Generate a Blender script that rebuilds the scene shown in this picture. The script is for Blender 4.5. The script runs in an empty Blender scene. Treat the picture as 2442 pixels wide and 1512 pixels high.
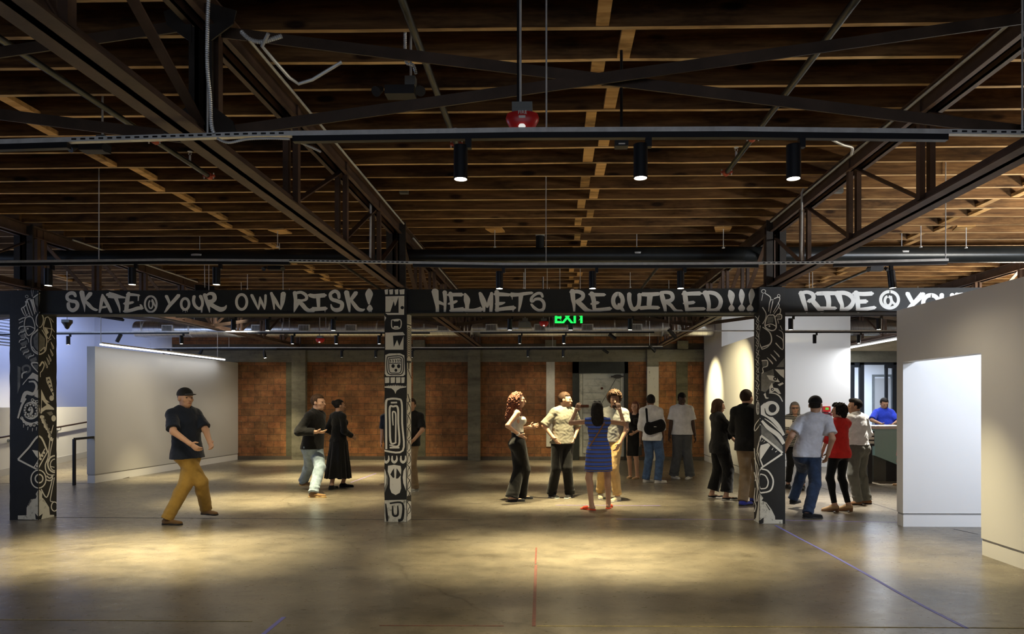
import bpy, bmesh, math, random
import numpy as np
from mathutils import Vector, Matrix
random.seed(7)
C = bpy.context.scene
COL = C.collection
# ---------------------------------------------------------------- camera, world, exposure
F, CX, YH, HC = 1600.0, 1289.0, 960.0, 1.62
TH = math.atan(.02)
cam_d = bpy.data.cameras.new('camera'); cam = bpy.data.objects.new('camera', cam_d); COL.objects.link(cam)
cam_d.sensor_fit = 'HORIZONTAL'; cam_d.sensor_width = 36; cam_d.lens = F/2442*36
cam_d.shift_x = -(CX-1221)/2442; cam_d.shift_y = (YH-756)/2442
cam_d.clip_start = .05; cam_d.clip_end = 100
cam.location = (0, 0, HC); cam.rotation_euler = (math.pi/2, 0, TH)
C.camera = cam
C.view_settings.view_transform = 'Standard'; C.view_settings.look = 'None'
C.view_settings.gamma = 1; C.view_settings.exposure = 0.22; C.view_settings.use_curve_mapping = False
W = bpy.data.worlds.new('world'); C.world = W; W.use_nodes = True
W.node_tree.nodes['Background'].inputs[0].default_value = (.6, .75, 1, 1)
W.node_tree.nodes['Background'].inputs[1].default_value = .4
C.cycles.use_adaptive_sampling = True; C.cycles.adaptive_threshold = .025
C.cycles.max_bounces = 6; C.cycles.diffuse_bounces = 4; C.cycles.glossy_bounces = 3
C.cycles.use_denoising = True; C.cycles.sample_clamp_indirect = 4; C.cycles.use_light_tree = True
WARM = (1, .84, .47); COOL = (.74, .84, 1); NEUT = (1, .93, .82)
SPOT_W = 800

def ray(x, y):
    u = (x-CX)/F; v = (YH-y)/F
    return u*math.cos(TH)-math.sin(TH), u*math.sin(TH)+math.cos(TH), v
def PZ(x, y, Z=0.): r = ray(x, y); t = (Z-HC)/r[2]; return Vector((r[0]*t, r[1]*t, Z))
def PY(x, y, Y): r = ray(x, y); t = Y/r[1]; return Vector((r[0]*t, Y, HC+r[2]*t))
def PX(x, y, X): r = ray(x, y); t = X/r[0]; return Vector((X, r[1]*t, HC+r[2]*t))

# ---------------------------------------------------------------- materials
MAT = {}
def nt(name):
    m = bpy.data.materials.new(name); m.use_nodes = True
    n = m.node_tree.nodes; l = m.node_tree.links
    return m, n, l, n['Principled BSDF']
def node(n, t, **kw):
    o = n.new(t)
    for k, v in kw.items(): setattr(o, k, v)
    return o
def coords(n, l, kind='Position', scale=(1, 1, 1)):
    mp = n.new('ShaderNodeMapping'); mp.inputs['Scale'].default_value = scale
    if kind == 'Position':
        g = n.new('ShaderNodeNewGeometry'); l.new(g.outputs['Position'], mp.inputs['Vector'])
    else:
        g = n.new('ShaderNodeTexCoord'); l.new(g.outputs[kind], mp.inputs['Vector'])
    return mp.outputs['Vector']
def noise(n, l, vec, sc, det=4, rough=.6):
    t = n.new('ShaderNodeTexNoise'); t.inputs['Scale'].default_value = sc; t.inputs['Detail'].default_value = det
    t.inputs['Roughness'].default_value = rough; l.new(vec, t.inputs['Vector']); return t.outputs['Fac']
def ramp(n, l, fac, stops):
    r = n.new('ShaderNodeValToRGB'); e = r.color_ramp.elements
    while len(e) < len(stops): e.new(.5)
    for i, (p, c) in enumerate(stops):
        e[i].position = p; e[i].color = (*c, 1) if len(c) == 3 else c
    l.new(fac, r.inputs[0]); return r.outputs[0]
def mix(n, l, fac, a, b, mode='MIX'):
    m = n.new('ShaderNodeMix'); m.data_type = 'RGBA'; m.blend_type = mode
    for s, v in ((0, fac), (6, a), (7, b)):
        if isinstance(v, (int, float)): m.inputs[s].default_value = v
        elif isinstance(v, tuple): m.inputs[s].default_value = (*v, 1)
        else: l.new(v, m.inputs[s])
    return m.outputs[2]
def bump(n, l, b, h, s=.3, d=.01):
    o = n.new('ShaderNodeBump'); o.inputs['Strength'].default_value = s; o.inputs['Distance'].default_value = d
    l.new(h, o.inputs['Height']); l.new(o.outputs[0], b.inputs['Normal'])
def plain(name, c, rough=.6, metal=0., var=.0, sc=6, spec=.5, bmp=0, kind='Object'):
    if name in MAT: return MAT[name]
    m, n, l, b = nt(name)
    b.inputs['Roughness'].default_value = rough; b.inputs['Metallic'].default_value = metal
    b.inputs['Specular IOR Level'].default_value = spec
    if var or bmp:
        v = coords(n, l, kind); f = noise(n, l, v, sc)
        d = tuple(max(0, x*(1-var)) for x in c); u = tuple(min(1, x*(1+var)) for x in c)
        l.new(ramp(n, l, f, [(.3, d), (.7, u)]), b.inputs['Base Color'])
        if bmp: bump(n, l, b, f, bmp)
    else: b.inputs['Base Color'].default_value = (*c, 1)
    MAT[name] = m; return m
def emit(name, c, s):
    if name in MAT: return MAT[name]
    m, n, l, b = nt(name)
    b.inputs['Base Color'].default_value = (0, 0, 0, 1)
    b.inputs['Emission Color'].default_value = (*c, 1); b.inputs['Emission Strength'].default_value = s
    MAT[name] = m; return m
def cloth(name, c, var=.12, rough=.85):
    if name in MAT: return MAT[name]
    m, n, l, b = nt(name); v = coords(n, l, 'Object')
    f = noise(n, l, v, 9, 3)
    l.new(ramp(n, l, f, [(.3, tuple(x*(1-var) for x in c)), (.7, tuple(min(1, x*(1+var)) for x in c))]), b.inputs['Base Color'])
    b.inputs['Roughness'].default_value = rough; b.inputs['Specular IOR Level'].default_value = .2
    b.inputs['Sheen Weight'].default_value = .15
    bump(n, l, b, noise(n, l, v, 14, 3), .35, .012)
    MAT[name] = m; return m
def stripes(name, stops, period, axis='Z'):
    m, n, l, b = nt(name); t = n.new('ShaderNodeTexCoord'); s = n.new('ShaderNodeSeparateXYZ')
    l.new(t.outputs['Object'], s.inputs[0])
    a = node(n, 'ShaderNodeMath', operation='DIVIDE'); l.new(s.outputs[axis], a.inputs[0]); a.inputs[1].default_value = period
    fr = node(n, 'ShaderNodeMath', operation='FRACT'); l.new(a.outputs[0], fr.inputs[0])
    r = n.new('ShaderNodeValToRGB'); r.color_ramp.interpolation = 'CONSTANT'; e = r.color_ramp.elements
    while len(e) < len(stops): e.new(.5)
    for i, (p, c) in enumerate(stops): e[i].position = p; e[i].color = (*c, 1)
    l.new(fr.outputs[0], r.inputs[0]); l.new(r.outputs[0], b.inputs['Base Color']); b.inputs['Roughness'].default_value = .8
    MAT[name] = m; return m

def wood(name, lo, mid, hi, knots=True):
    m, n, l, b = nt(name)
    oi = n.new('ShaderNodeObjectInfo'); g = n.new('ShaderNodeNewGeometry')
    ad = node(n, 'ShaderNodeVectorMath', operation='ADD'); sc = node(n, 'ShaderNodeVectorMath', operation='SCALE')
    cb = n.new('ShaderNodeCombineXYZ'); l.new(oi.outputs['Random'], cb.inputs[0]); l.new(oi.outputs['Random'], cb.inputs[2])
    l.new(cb.outputs[0], sc.inputs[0]); sc.inputs['Scale'].default_value = 37
    l.new(g.outputs['Position'], ad.inputs[0]); l.new(sc.outputs[0], ad.inputs[1])
    mp = n.new('ShaderNodeMapping'); mp.inputs['Scale'].default_value = (.9, 8, 11); l.new(ad.outputs[0], mp.inputs[0])
    f = noise(n, l, mp.outputs[0], 2.2, 6, .62)
    mp2 = n.new('ShaderNodeMapping'); mp2.inputs['Scale'].default_value = (.35, 1, 1.2); l.new(ad.outputs[0], mp2.inputs[0])
    f2 = noise(n, l, mp2.outputs[0], 2.4, 5, .7)
    c = ramp(n, l, f, [(.30, lo), (.52, mid), (.75, hi)])
    st = ramp(n, l, f2, [(.36, (.22, .21, .20)), (.52, (1, 1, 1))])
    c = mix(n, l, .85, c, st, 'MULTIPLY')
    if knots:
        mp3 = n.new('ShaderNodeMapping'); mp3.inputs['Scale'].default_value = (1.5, 1.5, 4.2); l.new(ad.outputs[0], mp3.inputs[0])
        vo = n.new('ShaderNodeTexVoronoi'); vo.inputs['Scale'].default_value = 1.1; l.new(mp3.outputs[0], vo.inputs['Vector'])
        k = ramp(n, l, vo.outputs['Distance'], [(.09, (.10, .06, .04)), (.17, (1, 1, 1))])
        c = mix(n, l, .9, c, k, 'MULTIPLY')
    # each board its own tone
    rr = ramp(n, l, oi.outputs['Random'], [(0, (.62, .60, .58)), (1, (1.0, 1.0, 1.0))])
    c = mix(n, l, 1.0, c, rr, 'MULTIPLY')
    l.new(c, b.inputs['Base Color']); b.inputs['Roughness'].default_value = .75
    b.inputs['Specular IOR Level'].default_value = .25
    bump(n, l, b, f, .25, .004)
    MAT[name] = m; return m
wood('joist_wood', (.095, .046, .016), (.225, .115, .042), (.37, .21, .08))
wood('joist_edge_wood', (.55, .34, .15), (.84, .57, .28), (.95, .74, .42), False)  # pale undersides against darker faces put light from below into the colour
wood('block_wood', (.55, .30, .10), (.80, .48, .18), (.92, .62, .30), False)
wood('deck_wood', (.10, .06, .03), (.19, .11, .05), (.28, .17, .08))
def steelmat(name, c, rough=.5):
    m, n, l, b = nt(name); v = coords(n, l)
    f = noise(n, l, v, 3.5, 5); f2 = noise(n, l, v, 22, 3)
    l.new(ramp(n, l, f, [(.3, tuple(x*.55 for x in c)), (.55, c), (.8, tuple(x*1.5 for x in c))]), b.inputs['Base Color'])
    b.inputs['Roughness'].default_value = rough; bump(n, l, b, f2, .2, .003)
    MAT[name] = m; return m
steelmat('truss_steel', (.105, .062, .042), .55)
steelmat('brace_steel', (.07, .045, .03), .5)
steelmat('post_steel', (.035, .03, .026), .5)
plain('galvanized', (.72, .73, .72), .4, .35, .15, 14)
plain('black_metal', (.014, .016, .02), .36, .2)
plain('black_plastic', (.02, .02, .022), .5)
plain('grey_metal', (.22, .23, .22), .5, .5, .1)
plain('pipe_black', (.022, .025, .025), .33, .3, .35, 2, .7, .1, 'Object')
plain('red_plastic', (.55, .02, .018), .35)
plain('red_coupling', (.42, .07, .03), .5)
plain('white_plastic', (.75, .74, .70), .4)
plain('label_white', (.8, .78, .72), .5)

def floor_mat():
    m, n, l, b = nt('polished_concrete'); v = coords(n, l)
    vs = coords(n, l, 'Position', (1, 1.7, 1))
    a = noise(n, l, v, .45, 5, .6); d = noise(n, l, vs, 2.1, 7, .68); vf = coords(n, l, 'Position', (.6, 1, 1)); s = noise(n, l, vf, 11, 8, .8)
    c1 = ramp(n, l, a, [(.32, (.088, .075, .056)), (.5, (.155, .135, .103)), (.7, (.235, .208, .165))])
    c2 = ramp(n, l, d, [(.30, (.58, .57, .56)), (.46, (.92, .92, .92)), (.60, (1.15, 1.13, 1.10)), (.78, (.85, .85, .85))])
    c = mix(n, l, .9, c1, c2, 'MULTIPLY')
    c3 = ramp(n, l, s, [(.34, (.40, .39, .38)), (.45, (.95, .95, .95)), (.58, (1.03, 1.03, 1.03)), (.70, (1.5, 1.48, 1.44))])
    c = mix(n, l, .75, c, c3, 'MULTIPLY')
    # hairline cracks
    vw = node(n, 'ShaderNodeVectorMath', operation='ADD'); l.new(v, vw.inputs[0])
    nn = n.new('ShaderNodeTexNoise'); nn.inputs['Scale'].default_value = .9; nn.inputs['Detail'].default_value = 5; l.new(v, nn.inputs['Vector'])
    l.new(nn.outputs['Color'], vw.inputs[1])
    vo = node(n, 'ShaderNodeTexVoronoi', feature='DISTANCE_TO_EDGE'); vo.inputs['Scale'].default_value = .16; l.new(vw.outputs[0], vo.inputs['Vector'])
    ck = ramp(n, l, vo.outputs['Distance'], [(.0, (.45, .43, .4)), (.0016, (1, 1, 1))])
    c = mix(n, l, .55, c, ck, 'MULTIPLY')
    l.new(c, b.inputs['Base Color'])
    r = ramp(n, l, s, [(.35, (.38,)*3), (.6, (.27,)*3)]); l.new(r, b.inputs['Roughness'])
    b.inputs['Specular IOR Level'].default_value = .5
    bump(n, l, b, d, .06, .01)
    MAT['floor'] = m
floor_mat()
def concrete(name, c, sc=1.5):
    m, n, l, b = nt(name); v = coords(n, l); vs = coords(n, l, 'Position', (.4, 1, 2.5))
    a = noise(n, l, vs, sc, 6, .65); d = noise(n, l, v, 9, 5, .7)
    c1 = ramp(n, l, a, [(.3, tuple(x*.55 for x in c)), (.5, c), (.72, tuple(x*1.35 for x in c))])
    c2 = ramp(n, l, d, [(.3, (.7,)*3), (.5, (1,)*3), (.74, (1,)*3), (.8, (1.6,)*3)])
    l.new(mix(n, l, .8, c1, c2, 'MULTIPLY'), b.inputs['Base Color']); b.inputs['Roughness'].default_value = .85
    bump(n, l, b, d, .4, .01); MAT[name] = m
concrete('concrete', (.165, .155, .115)); concrete('concrete_green', (.10, .095, .06)); concrete('concrete_dark', (.075, .06, .045))
def brick():
    m, n, l, b = nt('clay_tile_brick'); t = n.new('ShaderNodeNewGeometry'); s = n.new('ShaderNodeSeparateXYZ')
    l.new(t.outputs['Position'], s.inputs[0]); cb = n.new('ShaderNodeCombineXYZ')
    l.new(s.outputs['X'], cb.inputs[0]); l.new(s.outputs['Z'], cb.inputs[1])
    br = n.new('ShaderNodeTexBrick'); l.new(cb.outputs[0], br.inputs['Vector'])
    br.inputs['Scale'].default_value = 1; br.inputs['Brick Width'].default_value = .37; br.inputs['Row Height'].default_value = .178
    br.inputs['Mortar Size'].default_value = .006; br.inputs['Bias'].default_value = -.1
    br.inputs['Color1'].default_value = (.34, .135, .055, 1); br.inputs['Color2'].default_value = (.215, .105, .045, 1)
    br.inputs['Mortar'].default_value = (.10, .065, .038, 1)
    v = coords(n, l); a = noise(n, l, v, .9, 6, .7); d = noise(n, l, v, 7, 5, .7)
    vs = coords(n, l, 'Position', (1, 1, 9)); gr = noise(n, l, vs, 6, 4)
    c = mix(n, l, 1., br.outputs['Color'], ramp(n, l, a, [(.30, (.30, .28, .22)), (.46, (.72, .70, .58)), (.62, (1.2, 1.2, 1.05))]), 'MULTIPLY')
    c = mix(n, l, .8, c, ramp(n, l, d, [(.30, (.5,)*3), (.5, (.95,)*3), (.68, (1.15, 1.25, 1.2))]), 'MULTIPLY')
    c = mix(n, l, .5, c, ramp(n, l, gr, [(.35, (.7,)*3), (.6, (1,)*3)]), 'MULTIPLY')
    sp = ramp(n, l, noise(n, l, v, 13, 3, .8), [(.69, (0,)*3), (.71, (1,)*3)])
    c = mix(n, l, sp, c, (.30, .27, .21))
    l.new(c, b.inputs['Base Color']); b.inputs['Roughness'].default_value = .85
    bump(n, l, b, br.outputs['Fac'], -.5, .01); MAT['brick'] = m
brick()
def paint(name, c, rough=.6):
    m, n, l, b = nt(name); v = coords(n, l); a = noise(n, l, v, .6, 3)
    l.new(ramp(n, l, a, [(.3, tuple(x*.965 for x in c)), (.7, c)]), b.inputs['Base Color'])
    b.inputs['Roughness'].default_value = rough; b.inputs['Specular IOR Level'].default_value = .3
    bump(n, l, b, noise(n, l, v, 60, 2), .05, .002); MAT[name] = m
paint('white_wall', (.80, .79, .77)); paint('grey_wall', (.56, .55, .53)); paint('base_white', (.82, .81, .79), .4)
plain('reveal_grey', (.42, .41, .40), .5, .1)
def rough_paint(name, c1, c2, sc, t0=.42, t1=.5):
    m, n, l, b = nt(name); v = coords(n, l); a = noise(n, l, v, sc, 8, .75)
    l.new(ramp(n, l, a, [(t0, c1), (t1, c2)]), b.inputs['Base Color']); b.inputs['Roughness'].default_value = .6
    bump(n, l, b, noise(n, l, v, 30, 4), .3, .004); MAT[name] = m
rough_paint('black_beam_paint', (.006, .008, .008), (.017, .019, .018), 2.5, .3, .7)
rough_paint('black_column_paint', (.008, .009, .010), (.02, .021, .021), 4, .3, .7)
rough_paint('art_white', (.60, .59, .53), (.90, .89, .82), 9, .28, .42)
rough_paint('letter_white', (.74, .74, .70), (.93, .93, .89), 9, .30, .42)
rough_paint('art_grey', (.10, .105, .10), (.34, .34, .31), 3, .35, .65)
rough_paint('base_paint', (.26, .26, .22), (.70, .70, .63), 14, .36, .46)
rough_paint('peeling_white', (.16, .15, .11), (.62, .60, .52), 5, .36, .39)
rough_paint('strip_white', (.5, .48, .42), (.62, .60, .53), 5, .3, .6)
rough_paint('door_white', (.30, .31, .27), (.52, .53, .47), 4, .34, .5)
rough_paint('door_frame_black', (.010, .012, .010), (.03, .034, .028), 4, .3, .7)
plain('teal', (.36, .60, .60), .45); plain('desk_grey', (.09, .095, .085), .55); plain('desk_top', (.75, .72, .68), .4)
m, n, l, b = nt('plywood'); v = coords(n, l, 'Position', (1, 1, 5)); f = noise(n, l, v, 2, 5)
l.new(ramp(n, l, f, [(.3, (.50, .40, .25)), (.6, (.66, .55, .37))]), b.inputs['Base Color']); MAT['plywood'] = m
m, n, l, b = nt('glass'); b.inputs['Transmission Weight'].default_value = 1; b.inputs['Roughness'].default_value = 0; b.inputs['IOR'].default_value = 1.1; MAT['glass'] = m
plain('storefront', (.035, .042, .055), .4, .3)
m, n, l, b = nt('spiral_duct')
g = n.new('ShaderNodeNewGeometry'); sx = n.new('ShaderNodeSeparateXYZ'); l.new(g.outputs['Position'], sx.inputs[0])
aa = node(n, 'ShaderNodeMath', operation='MULTIPLY'); l.new(sx.outputs['X'], aa.inputs[0]); aa.inputs[1].default_value = 7.2
zz = node(n, 'ShaderNodeMath', operation='MULTIPLY_ADD'); l.new(sx.outputs['Z'], zz.inputs[0]); zz.inputs[1].default_value = 1.2; l.new(aa.outputs[0], zz.inputs[2])
fr = node(n, 'ShaderNodeMath', operation='FRACT'); l.new(zz.outputs[0], fr.inputs[0])
l.new(ramp(n, l, fr.outputs[0], [(.0, (.3,)*3), (.07, (.78, .78, .77)), (.93, (.82, .82, .80)), (1, (.95,)*3)]), b.inputs['Base Color'])
b.inputs['Metallic'].default_value = .95; b.inputs['Roughness'].default_value = .3; MAT['duct'] = m

# ---------------------------------------------------------------- mesh helpers
class MB:
    def __init__(s): s.v = []; s.f = []
    def add(s, vs, fs):
        o = len(s.v); s.v += [tuple(p) for p in vs]; s.f += [tuple(i+o for i in f) for f in fs]; return s
    def box(s, a, b):
        x0, x1 = sorted((a[0], b[0])); y0, y1 = sorted((a[1], b[1])); z0, z1 = sorted((a[2], b[2]))
        return s.add([(x0, y0, z0), (x1, y0, z0), (x1, y1, z0), (x0, y1, z0), (x0, y0, z1), (x1, y0, z1), (x1, y1, z1), (x0, y1, z1)],
                     [(0, 3, 2, 1), (4, 5, 6, 7), (0, 1, 5, 4), (1, 2, 6, 5), (2, 3, 7, 6), (3, 0, 4, 7)])
    def bar(s, a, b, w, h, up=(0, 0, 1)):
        a = Vector(a); b = Vector(b); d = (b-a).normalized(); r = d.cross(Vector(up)).normalized(); u = r.cross(d)
        P = [p + r*x*w/2 + u*y*h/2 for p in (a, b) for x, y in ((-1, -1), (1, -1), (1, 1), (-1, 1))]
        return s.add(P, [(0, 1, 2, 3), (7, 6, 5, 4), (0, 4, 5, 1), (1, 5, 6, 2), (2, 6, 7, 3), (3, 7, 4, 0)])
    def cyl(s, a, b, r, r2=None, n=16, cap=True):
        a = Vector(a); b = Vector(b); d = (b-a).normalized(); r2 = r if r2 is None else r2
        t = Vector((0, 0, 1)) if abs(d.z) < .9 else Vector((1, 0, 0)); u = d.cross(t).normalized(); w = d.cross(u)
        P = [p + (u*math.cos(2*math.pi*i/n)+w*math.sin(2*math.pi*i/n))*q for p, q in ((a, r), (b, r2)) for i in range(n)]
        fs = [(i, (i+1) % n, n+(i+1) % n, n+i) for i in range(n)]
        if cap: fs += [tuple(range(n-1, -1, -1)), tuple(range(n, 2*n))]
        return s.add(P, fs)
    def tube(s, pts, r, n=8):
        pts = [Vector(p) for p in pts]; P = []; u = None
        for i, p in enumerate(pts):
            d = (pts[min(i+1, len(pts)-1)]-pts[max(i-1, 0)]).normalized()
            if u is None: u = d.orthogonal().normalized()
            u = (u-d*u.dot(d)).normalized(); w = d.cross(u)
            P += [p+(u*math.cos(2*math.pi*k/n)+w*math.sin(2*math.pi*k/n))*r for k in range(n)]
        fs = [(i*n+k, i*n+(k+1) % n, (i+1)*n+(k+1) % n, (i+1)*n+k) for i in range(len(pts)-1) for k in range(n)]
        return s.add(P, fs+[tuple(range(n-1, -1, -1)), tuple(range(len(P)-n, len(P)))])
    def prism(s, poly, off):
        n = len(poly); off = Vector(off); P = [Vector(p) for p in poly]; P += [p+off for p in P]
        return s.add(P, [tuple(range(n-1, -1, -1)), tuple(range(n, 2*n))]+[(i, (i+1) % n, n+(i+1) % n, n+i) for i in range(n)])
    def lathe(s, c, prof, n=20, ax='Z', sy=1):
        P = []; fs = []
        for r, h in prof:
            for i in range(n):
                a = 2*math.pi*i/n; q = (math.cos(a)*r, math.sin(a)*r*sy, h)
                if ax == 'Y': q = (q[0], q[2], q[1])
                P.append((c[0]+q[0], c[1]+q[1], c[2]+q[2]))
        for j in range(len(prof)-1):
            fs += [(j*n+i, j*n+(i+1) % n, (j+1)*n+(i+1) % n, (j+1)*n+i) for i in range(n)]
        fs += [tuple(range(n-1, -1, -1)), tuple(range(len(P)-n, len(P)))]
        return s.add(P, fs)
    def build(s, name, mat, parent=None, smooth=False, loc=None):
        me = bpy.data.meshes.new(name); V = s.v
        if loc is not None: V = [(p[0]-loc[0], p[1]-loc[1], p[2]-loc[2]) for p in V]
        elif parent is not None: q = parent.get('_w', (0, 0, 0)); V = [(p[0]-q[0], p[1]-q[1], p[2]-q[2]) for p in V]
        me.from_pydata(V, [], s.f); me.materials.append(MAT[mat] if isinstance(mat, str) else mat)
        bm = bmesh.new(); bm.from_mesh(me); bmesh.ops.recalc_face_normals(bm, faces=bm.faces); bm.to_mesh(me); bm.free()
        if smooth:
            me.shade_smooth()
            try: me.set_sharp_from_angle(angle=math.radians(40))
            except Exception: pass
        o = bpy.data.objects.new(name, me); COL.objects.link(o)
        if loc is not None: o.location = loc
        if parent is not None: o.parent = parent
        return o
def mb(): return MB()
def tag(o, label=None, cat=None, group=None, kind=None):
    for k, v in (('label', label), ('category', cat), ('group', group), ('kind', kind)):
        if v: o[k] = v
    return o
def thing(name, loc, label, cat, group=None, rz=0):
    o = bpy.data.objects.new(name, None); COL.objects.link(o); o.location = loc; o.rotation_euler.z = rz
    o.empty_display_size = .1
    o['_w'] = tuple(loc)
    return tag(o, label, cat, group)
def struct(name, m, mat): o = m.build(name, mat); o['kind'] = 'structure'; return o
def light(name, kind, loc, power, col, parent=None, aim=None, size=None, blend=.6, rad=.03, area=None):
    d = bpy.data.lights.new(name, kind); d.energy = power; d.color = col
    if kind == 'SPOT': d.spot_size = math.radians(size); d.spot_blend = blend; d.shadow_soft_size = rad
    elif kind == 'AREA': d.shape = 'RECTANGLE'; d.size, d.size_y = area
    else: d.shadow_soft_size = rad
    o = bpy.data.objects.new(name, d); COL.objects.link(o); o.location = loc
    if aim is not None:
        o.rotation_euler = (Vector(aim)-Vector(loc)).to_track_quat('-Z', 'Y').to_euler()
    if parent is not None: o.parent = parent; o.matrix_parent_inverse = Matrix.Translation(-Vector(parent['_w']))
    return o
ORD = 'zeroth first second third fourth fifth sixth seventh eighth ninth tenth eleventh twelfth thirteenth fourteenth fifteenth sixteenth seventeenth eighteenth nineteenth twentieth'.split()
TENS = {20: 'twenty', 30: 'thirty', 40: 'forty'}
def ordn(k):
    if k <= 20: return ORD[k]
    if k % 10 == 0: return {30: 'thirtieth', 40: 'fortieth'}[k]
    return TENS[k//10*10]+'-'+ORD[k % 10]

# ---------------------------------------------------------------- setting
YB = 18.9; ZR = 4.04; ZD = 4.28
XM, XR_, XL_ = -2.12, 2.95, -7.2       # truss lines
XT = [-12.25, XL_, XM, XR_, 8.0, 13.05]
struct('floor', mb().box((-16, -4, -.2), (16, 26, 0)), 'floor')
struct('ceiling', mb().box((-16, -4, ZD), (16, 26, ZD+.1)), 'deck_wood')
struct('wall_front', mb().box((-16, -4.2, 0), (16, -4, ZD)), 'grey_wall')
struct('wall_left', mb().box((-13.3, -4, 0), (-13.1, YB, ZD)), 'white_wall')
struct('wall_right', mb().box((12.6, -4, 0), (12.8, 24, ZD)), 'white_wall')
wn = bpy.data.objects.new('window_1', None)
m_ = mb()
for y0, y1, z0, z1 in ((6.9, 12.1, .9, 1.0), (6.9, 12.1, 3.2, 3.3), (6.9, 7.0, .9, 3.3), (12.0, 12.1, .9, 3.3), (8.6, 8.66, .9, 3.3), (10.3, 10.36, .9, 3.3)): m_.box((-13.12, y0, z0), (-13.02, y1, z1))
w1 = struct('window_1', m_, 'storefront'); w1['_w'] = (0, 0, 0)  # unseen window added to bring cool light in from the left
mb().box((-13.09, 7, 1), (-13.08, 12, 3.2)).build('window_pane', emit('sky_pane', (.5, .65, 1), 1.5), w1)
light('window_daylight', 'AREA', (-13.0, 9.5, 2.1), 170, (.50, .64, 1), w1, aim=(0, 12.0, 1.2), area=(5, 2.2))
w2 = None
m_ = mb()
for x0, x1, z0, z1 in ((-5.1, 5.1, .9, 1.0), (-5.1, 5.1, 3.1, 3.2), (-5.1, -5.0, .9, 3.2), (5.0, 5.1, .9, 3.2), (-1.75, -1.68, .9, 3.2), (1.68, 1.75, .9, 3.2)): m_.box((x0, -4.02, z0), (x1, -3.92, z1))
w2 = struct('window_2', m_, 'storefront'); w2['_w'] = (0, 0, 0)  # unseen window behind the camera, added as weak front fill
mb().box((-5, -4.0, 1), (5, -3.99, 3.1)).build('window_pane', emit('dusk_pane', (.7, .8, 1), .5), w2)
light('window_daylight', 'AREA', (0, -3.9, 2.0), 42, (.80, .88, 1), w2, aim=(0, 5, 2.4), area=(10, 2.0))
# back wall: brick with openings (old door, glass doors)
struct('wall_back', mb().box((-10.9, YB, 0), (.52, YB+.25, 2.78)).box((2.08, YB, 0), (7.6, YB+.25, 2.78))
       .box((.52, YB+.12, 0), (2.08, YB+.25, 2.78)), 'brick')
struct('wall_back_upper', mb().box((-10.9, YB+.02, 3.1), (12.7, YB+.25, ZD)), 'concrete_dark')
struct('wall_back_brick_course', mb().box((-10.9, YB-.01, 3.28), (4.2, YB+.03, 3.5)), 'brick')
struct('wall_back_plaster', mb().box((-13.1, YB-.02, 0), (-10.87, YB+.2, ZD)), 'grey_wall')
struct('wall_back_band', mb().box((-10.9, YB-.07, 2.765), (4.32, YB+.05, 3.10)).box((7.0, YB-.07, 2.74), (12.7, YB+.2, 3.05)), 'concrete')
struct('wall_back_plywood', mb().box((7.0, YB-.05, 3.05), (12.6, YB+.02, 3.75)), 'plywood')
for i, (x0, x1, z0, z1, pr, mt) in enumerate([(-7.39, -7.0, 0, 3.1, .14, 'concrete'), (-2.415, -2.07, 0, 3.1, .14, 'concrete'),
        (2.60, 2.92, 2.62, 3.1, .14, 'concrete'), (2.60, 2.92, 0, 2.62, .14, 'peeling_white'),
        (-7.6, -7.4, 0, 2.77, .012, 'concrete_green'), (-3.98, -3.63, 0, 2.77, .012, 'concrete_green'), (3.43, 3.75, 0, 2.77, .012, 'concrete_green'),
        (-.215, .024, .38, 2.77, .015, 'strip_white')]):
    struct('trim_%d' % (i+1), mb().box((x0, YB-pr, z0), (x1, YB+.01, z1)), mt)
struct('trim_20', mb().box((-9.0, YB-.03, 0), (4.2, YB+.01, .10)), 'concrete_dark')
# stub blocks on the upper wall
for i, (xa, xb, ya, yb) in enumerate([(1300, 1326, 811, 826), (1615, 1641, 813, 832), (985, 1013, 811, 828)]):
    a = PY(xa, yb, YB-.1); b_ = PY(xb, ya, YB-.1)
    struct('trim_%d' % (9+i), mb().box((a.x, YB-.14, a.z), (b_.x, YB+.03, b_.z)), 'concrete')

def skirted_wall(name, a, b, t, h, mat='white_wall', side=1, gap=True, z0=0):
    """wall from a to b (xy), thickness t to the left of a->b, panel floating over a recessed baseboard"""
    a = Vector((*a, 0)); b = Vector((*b, 0)); d = (b-a).normalized(); nrm = Vector((-d.y, d.x, 0))
    def slab(z0, z1, inset, nm, mt):
        p = [a+d*0+nrm*inset, b+nrm*inset, b+nrm*(t-inset), a+nrm*(t-inset)]
        if inset: p[0] += d*inset; p[3] += d*inset; p[1] -= d*inset; p[2] -= d*inset
        return struct(nm, mb().prism([(q.x, q.y, z0) for q in p], (0, 0, z1-z0)), mt)
    if gap:
        slab(z0+.175, h, 0, 'wall_'+name, mat); slab(z0+.15, z0+.175, .010, 'trim_'+name, 'reveal_grey'); slab(z0, z0+.15, .006, 'baseboard_'+name, 'base_white')
    else: slab(z0, h, 0, 'wall_'+name, mat)
# left partition (splayed a little), its end cap faces the camera
skirted_wall('left_partition', (-9.22, 13.3), (-8.97, 18.88), .17, 2.75, 'grey_wall')
# right partition with its opening
XP = 4.55
skirted_wall('right_partition', (XP+.16, 2.2), (XP+.16, 7.24), .16, 2.84, 'white_wall')
struct('wall_right_lintel', mb().box((XP, 7.24, 2.15), (XP+.16, 8.84, 2.84)), 'white_wall')
skirted_wall('alcove_back', (XP, 8.84), (12.6, 8.84), .16, 2.84, 'white_wall')
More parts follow.
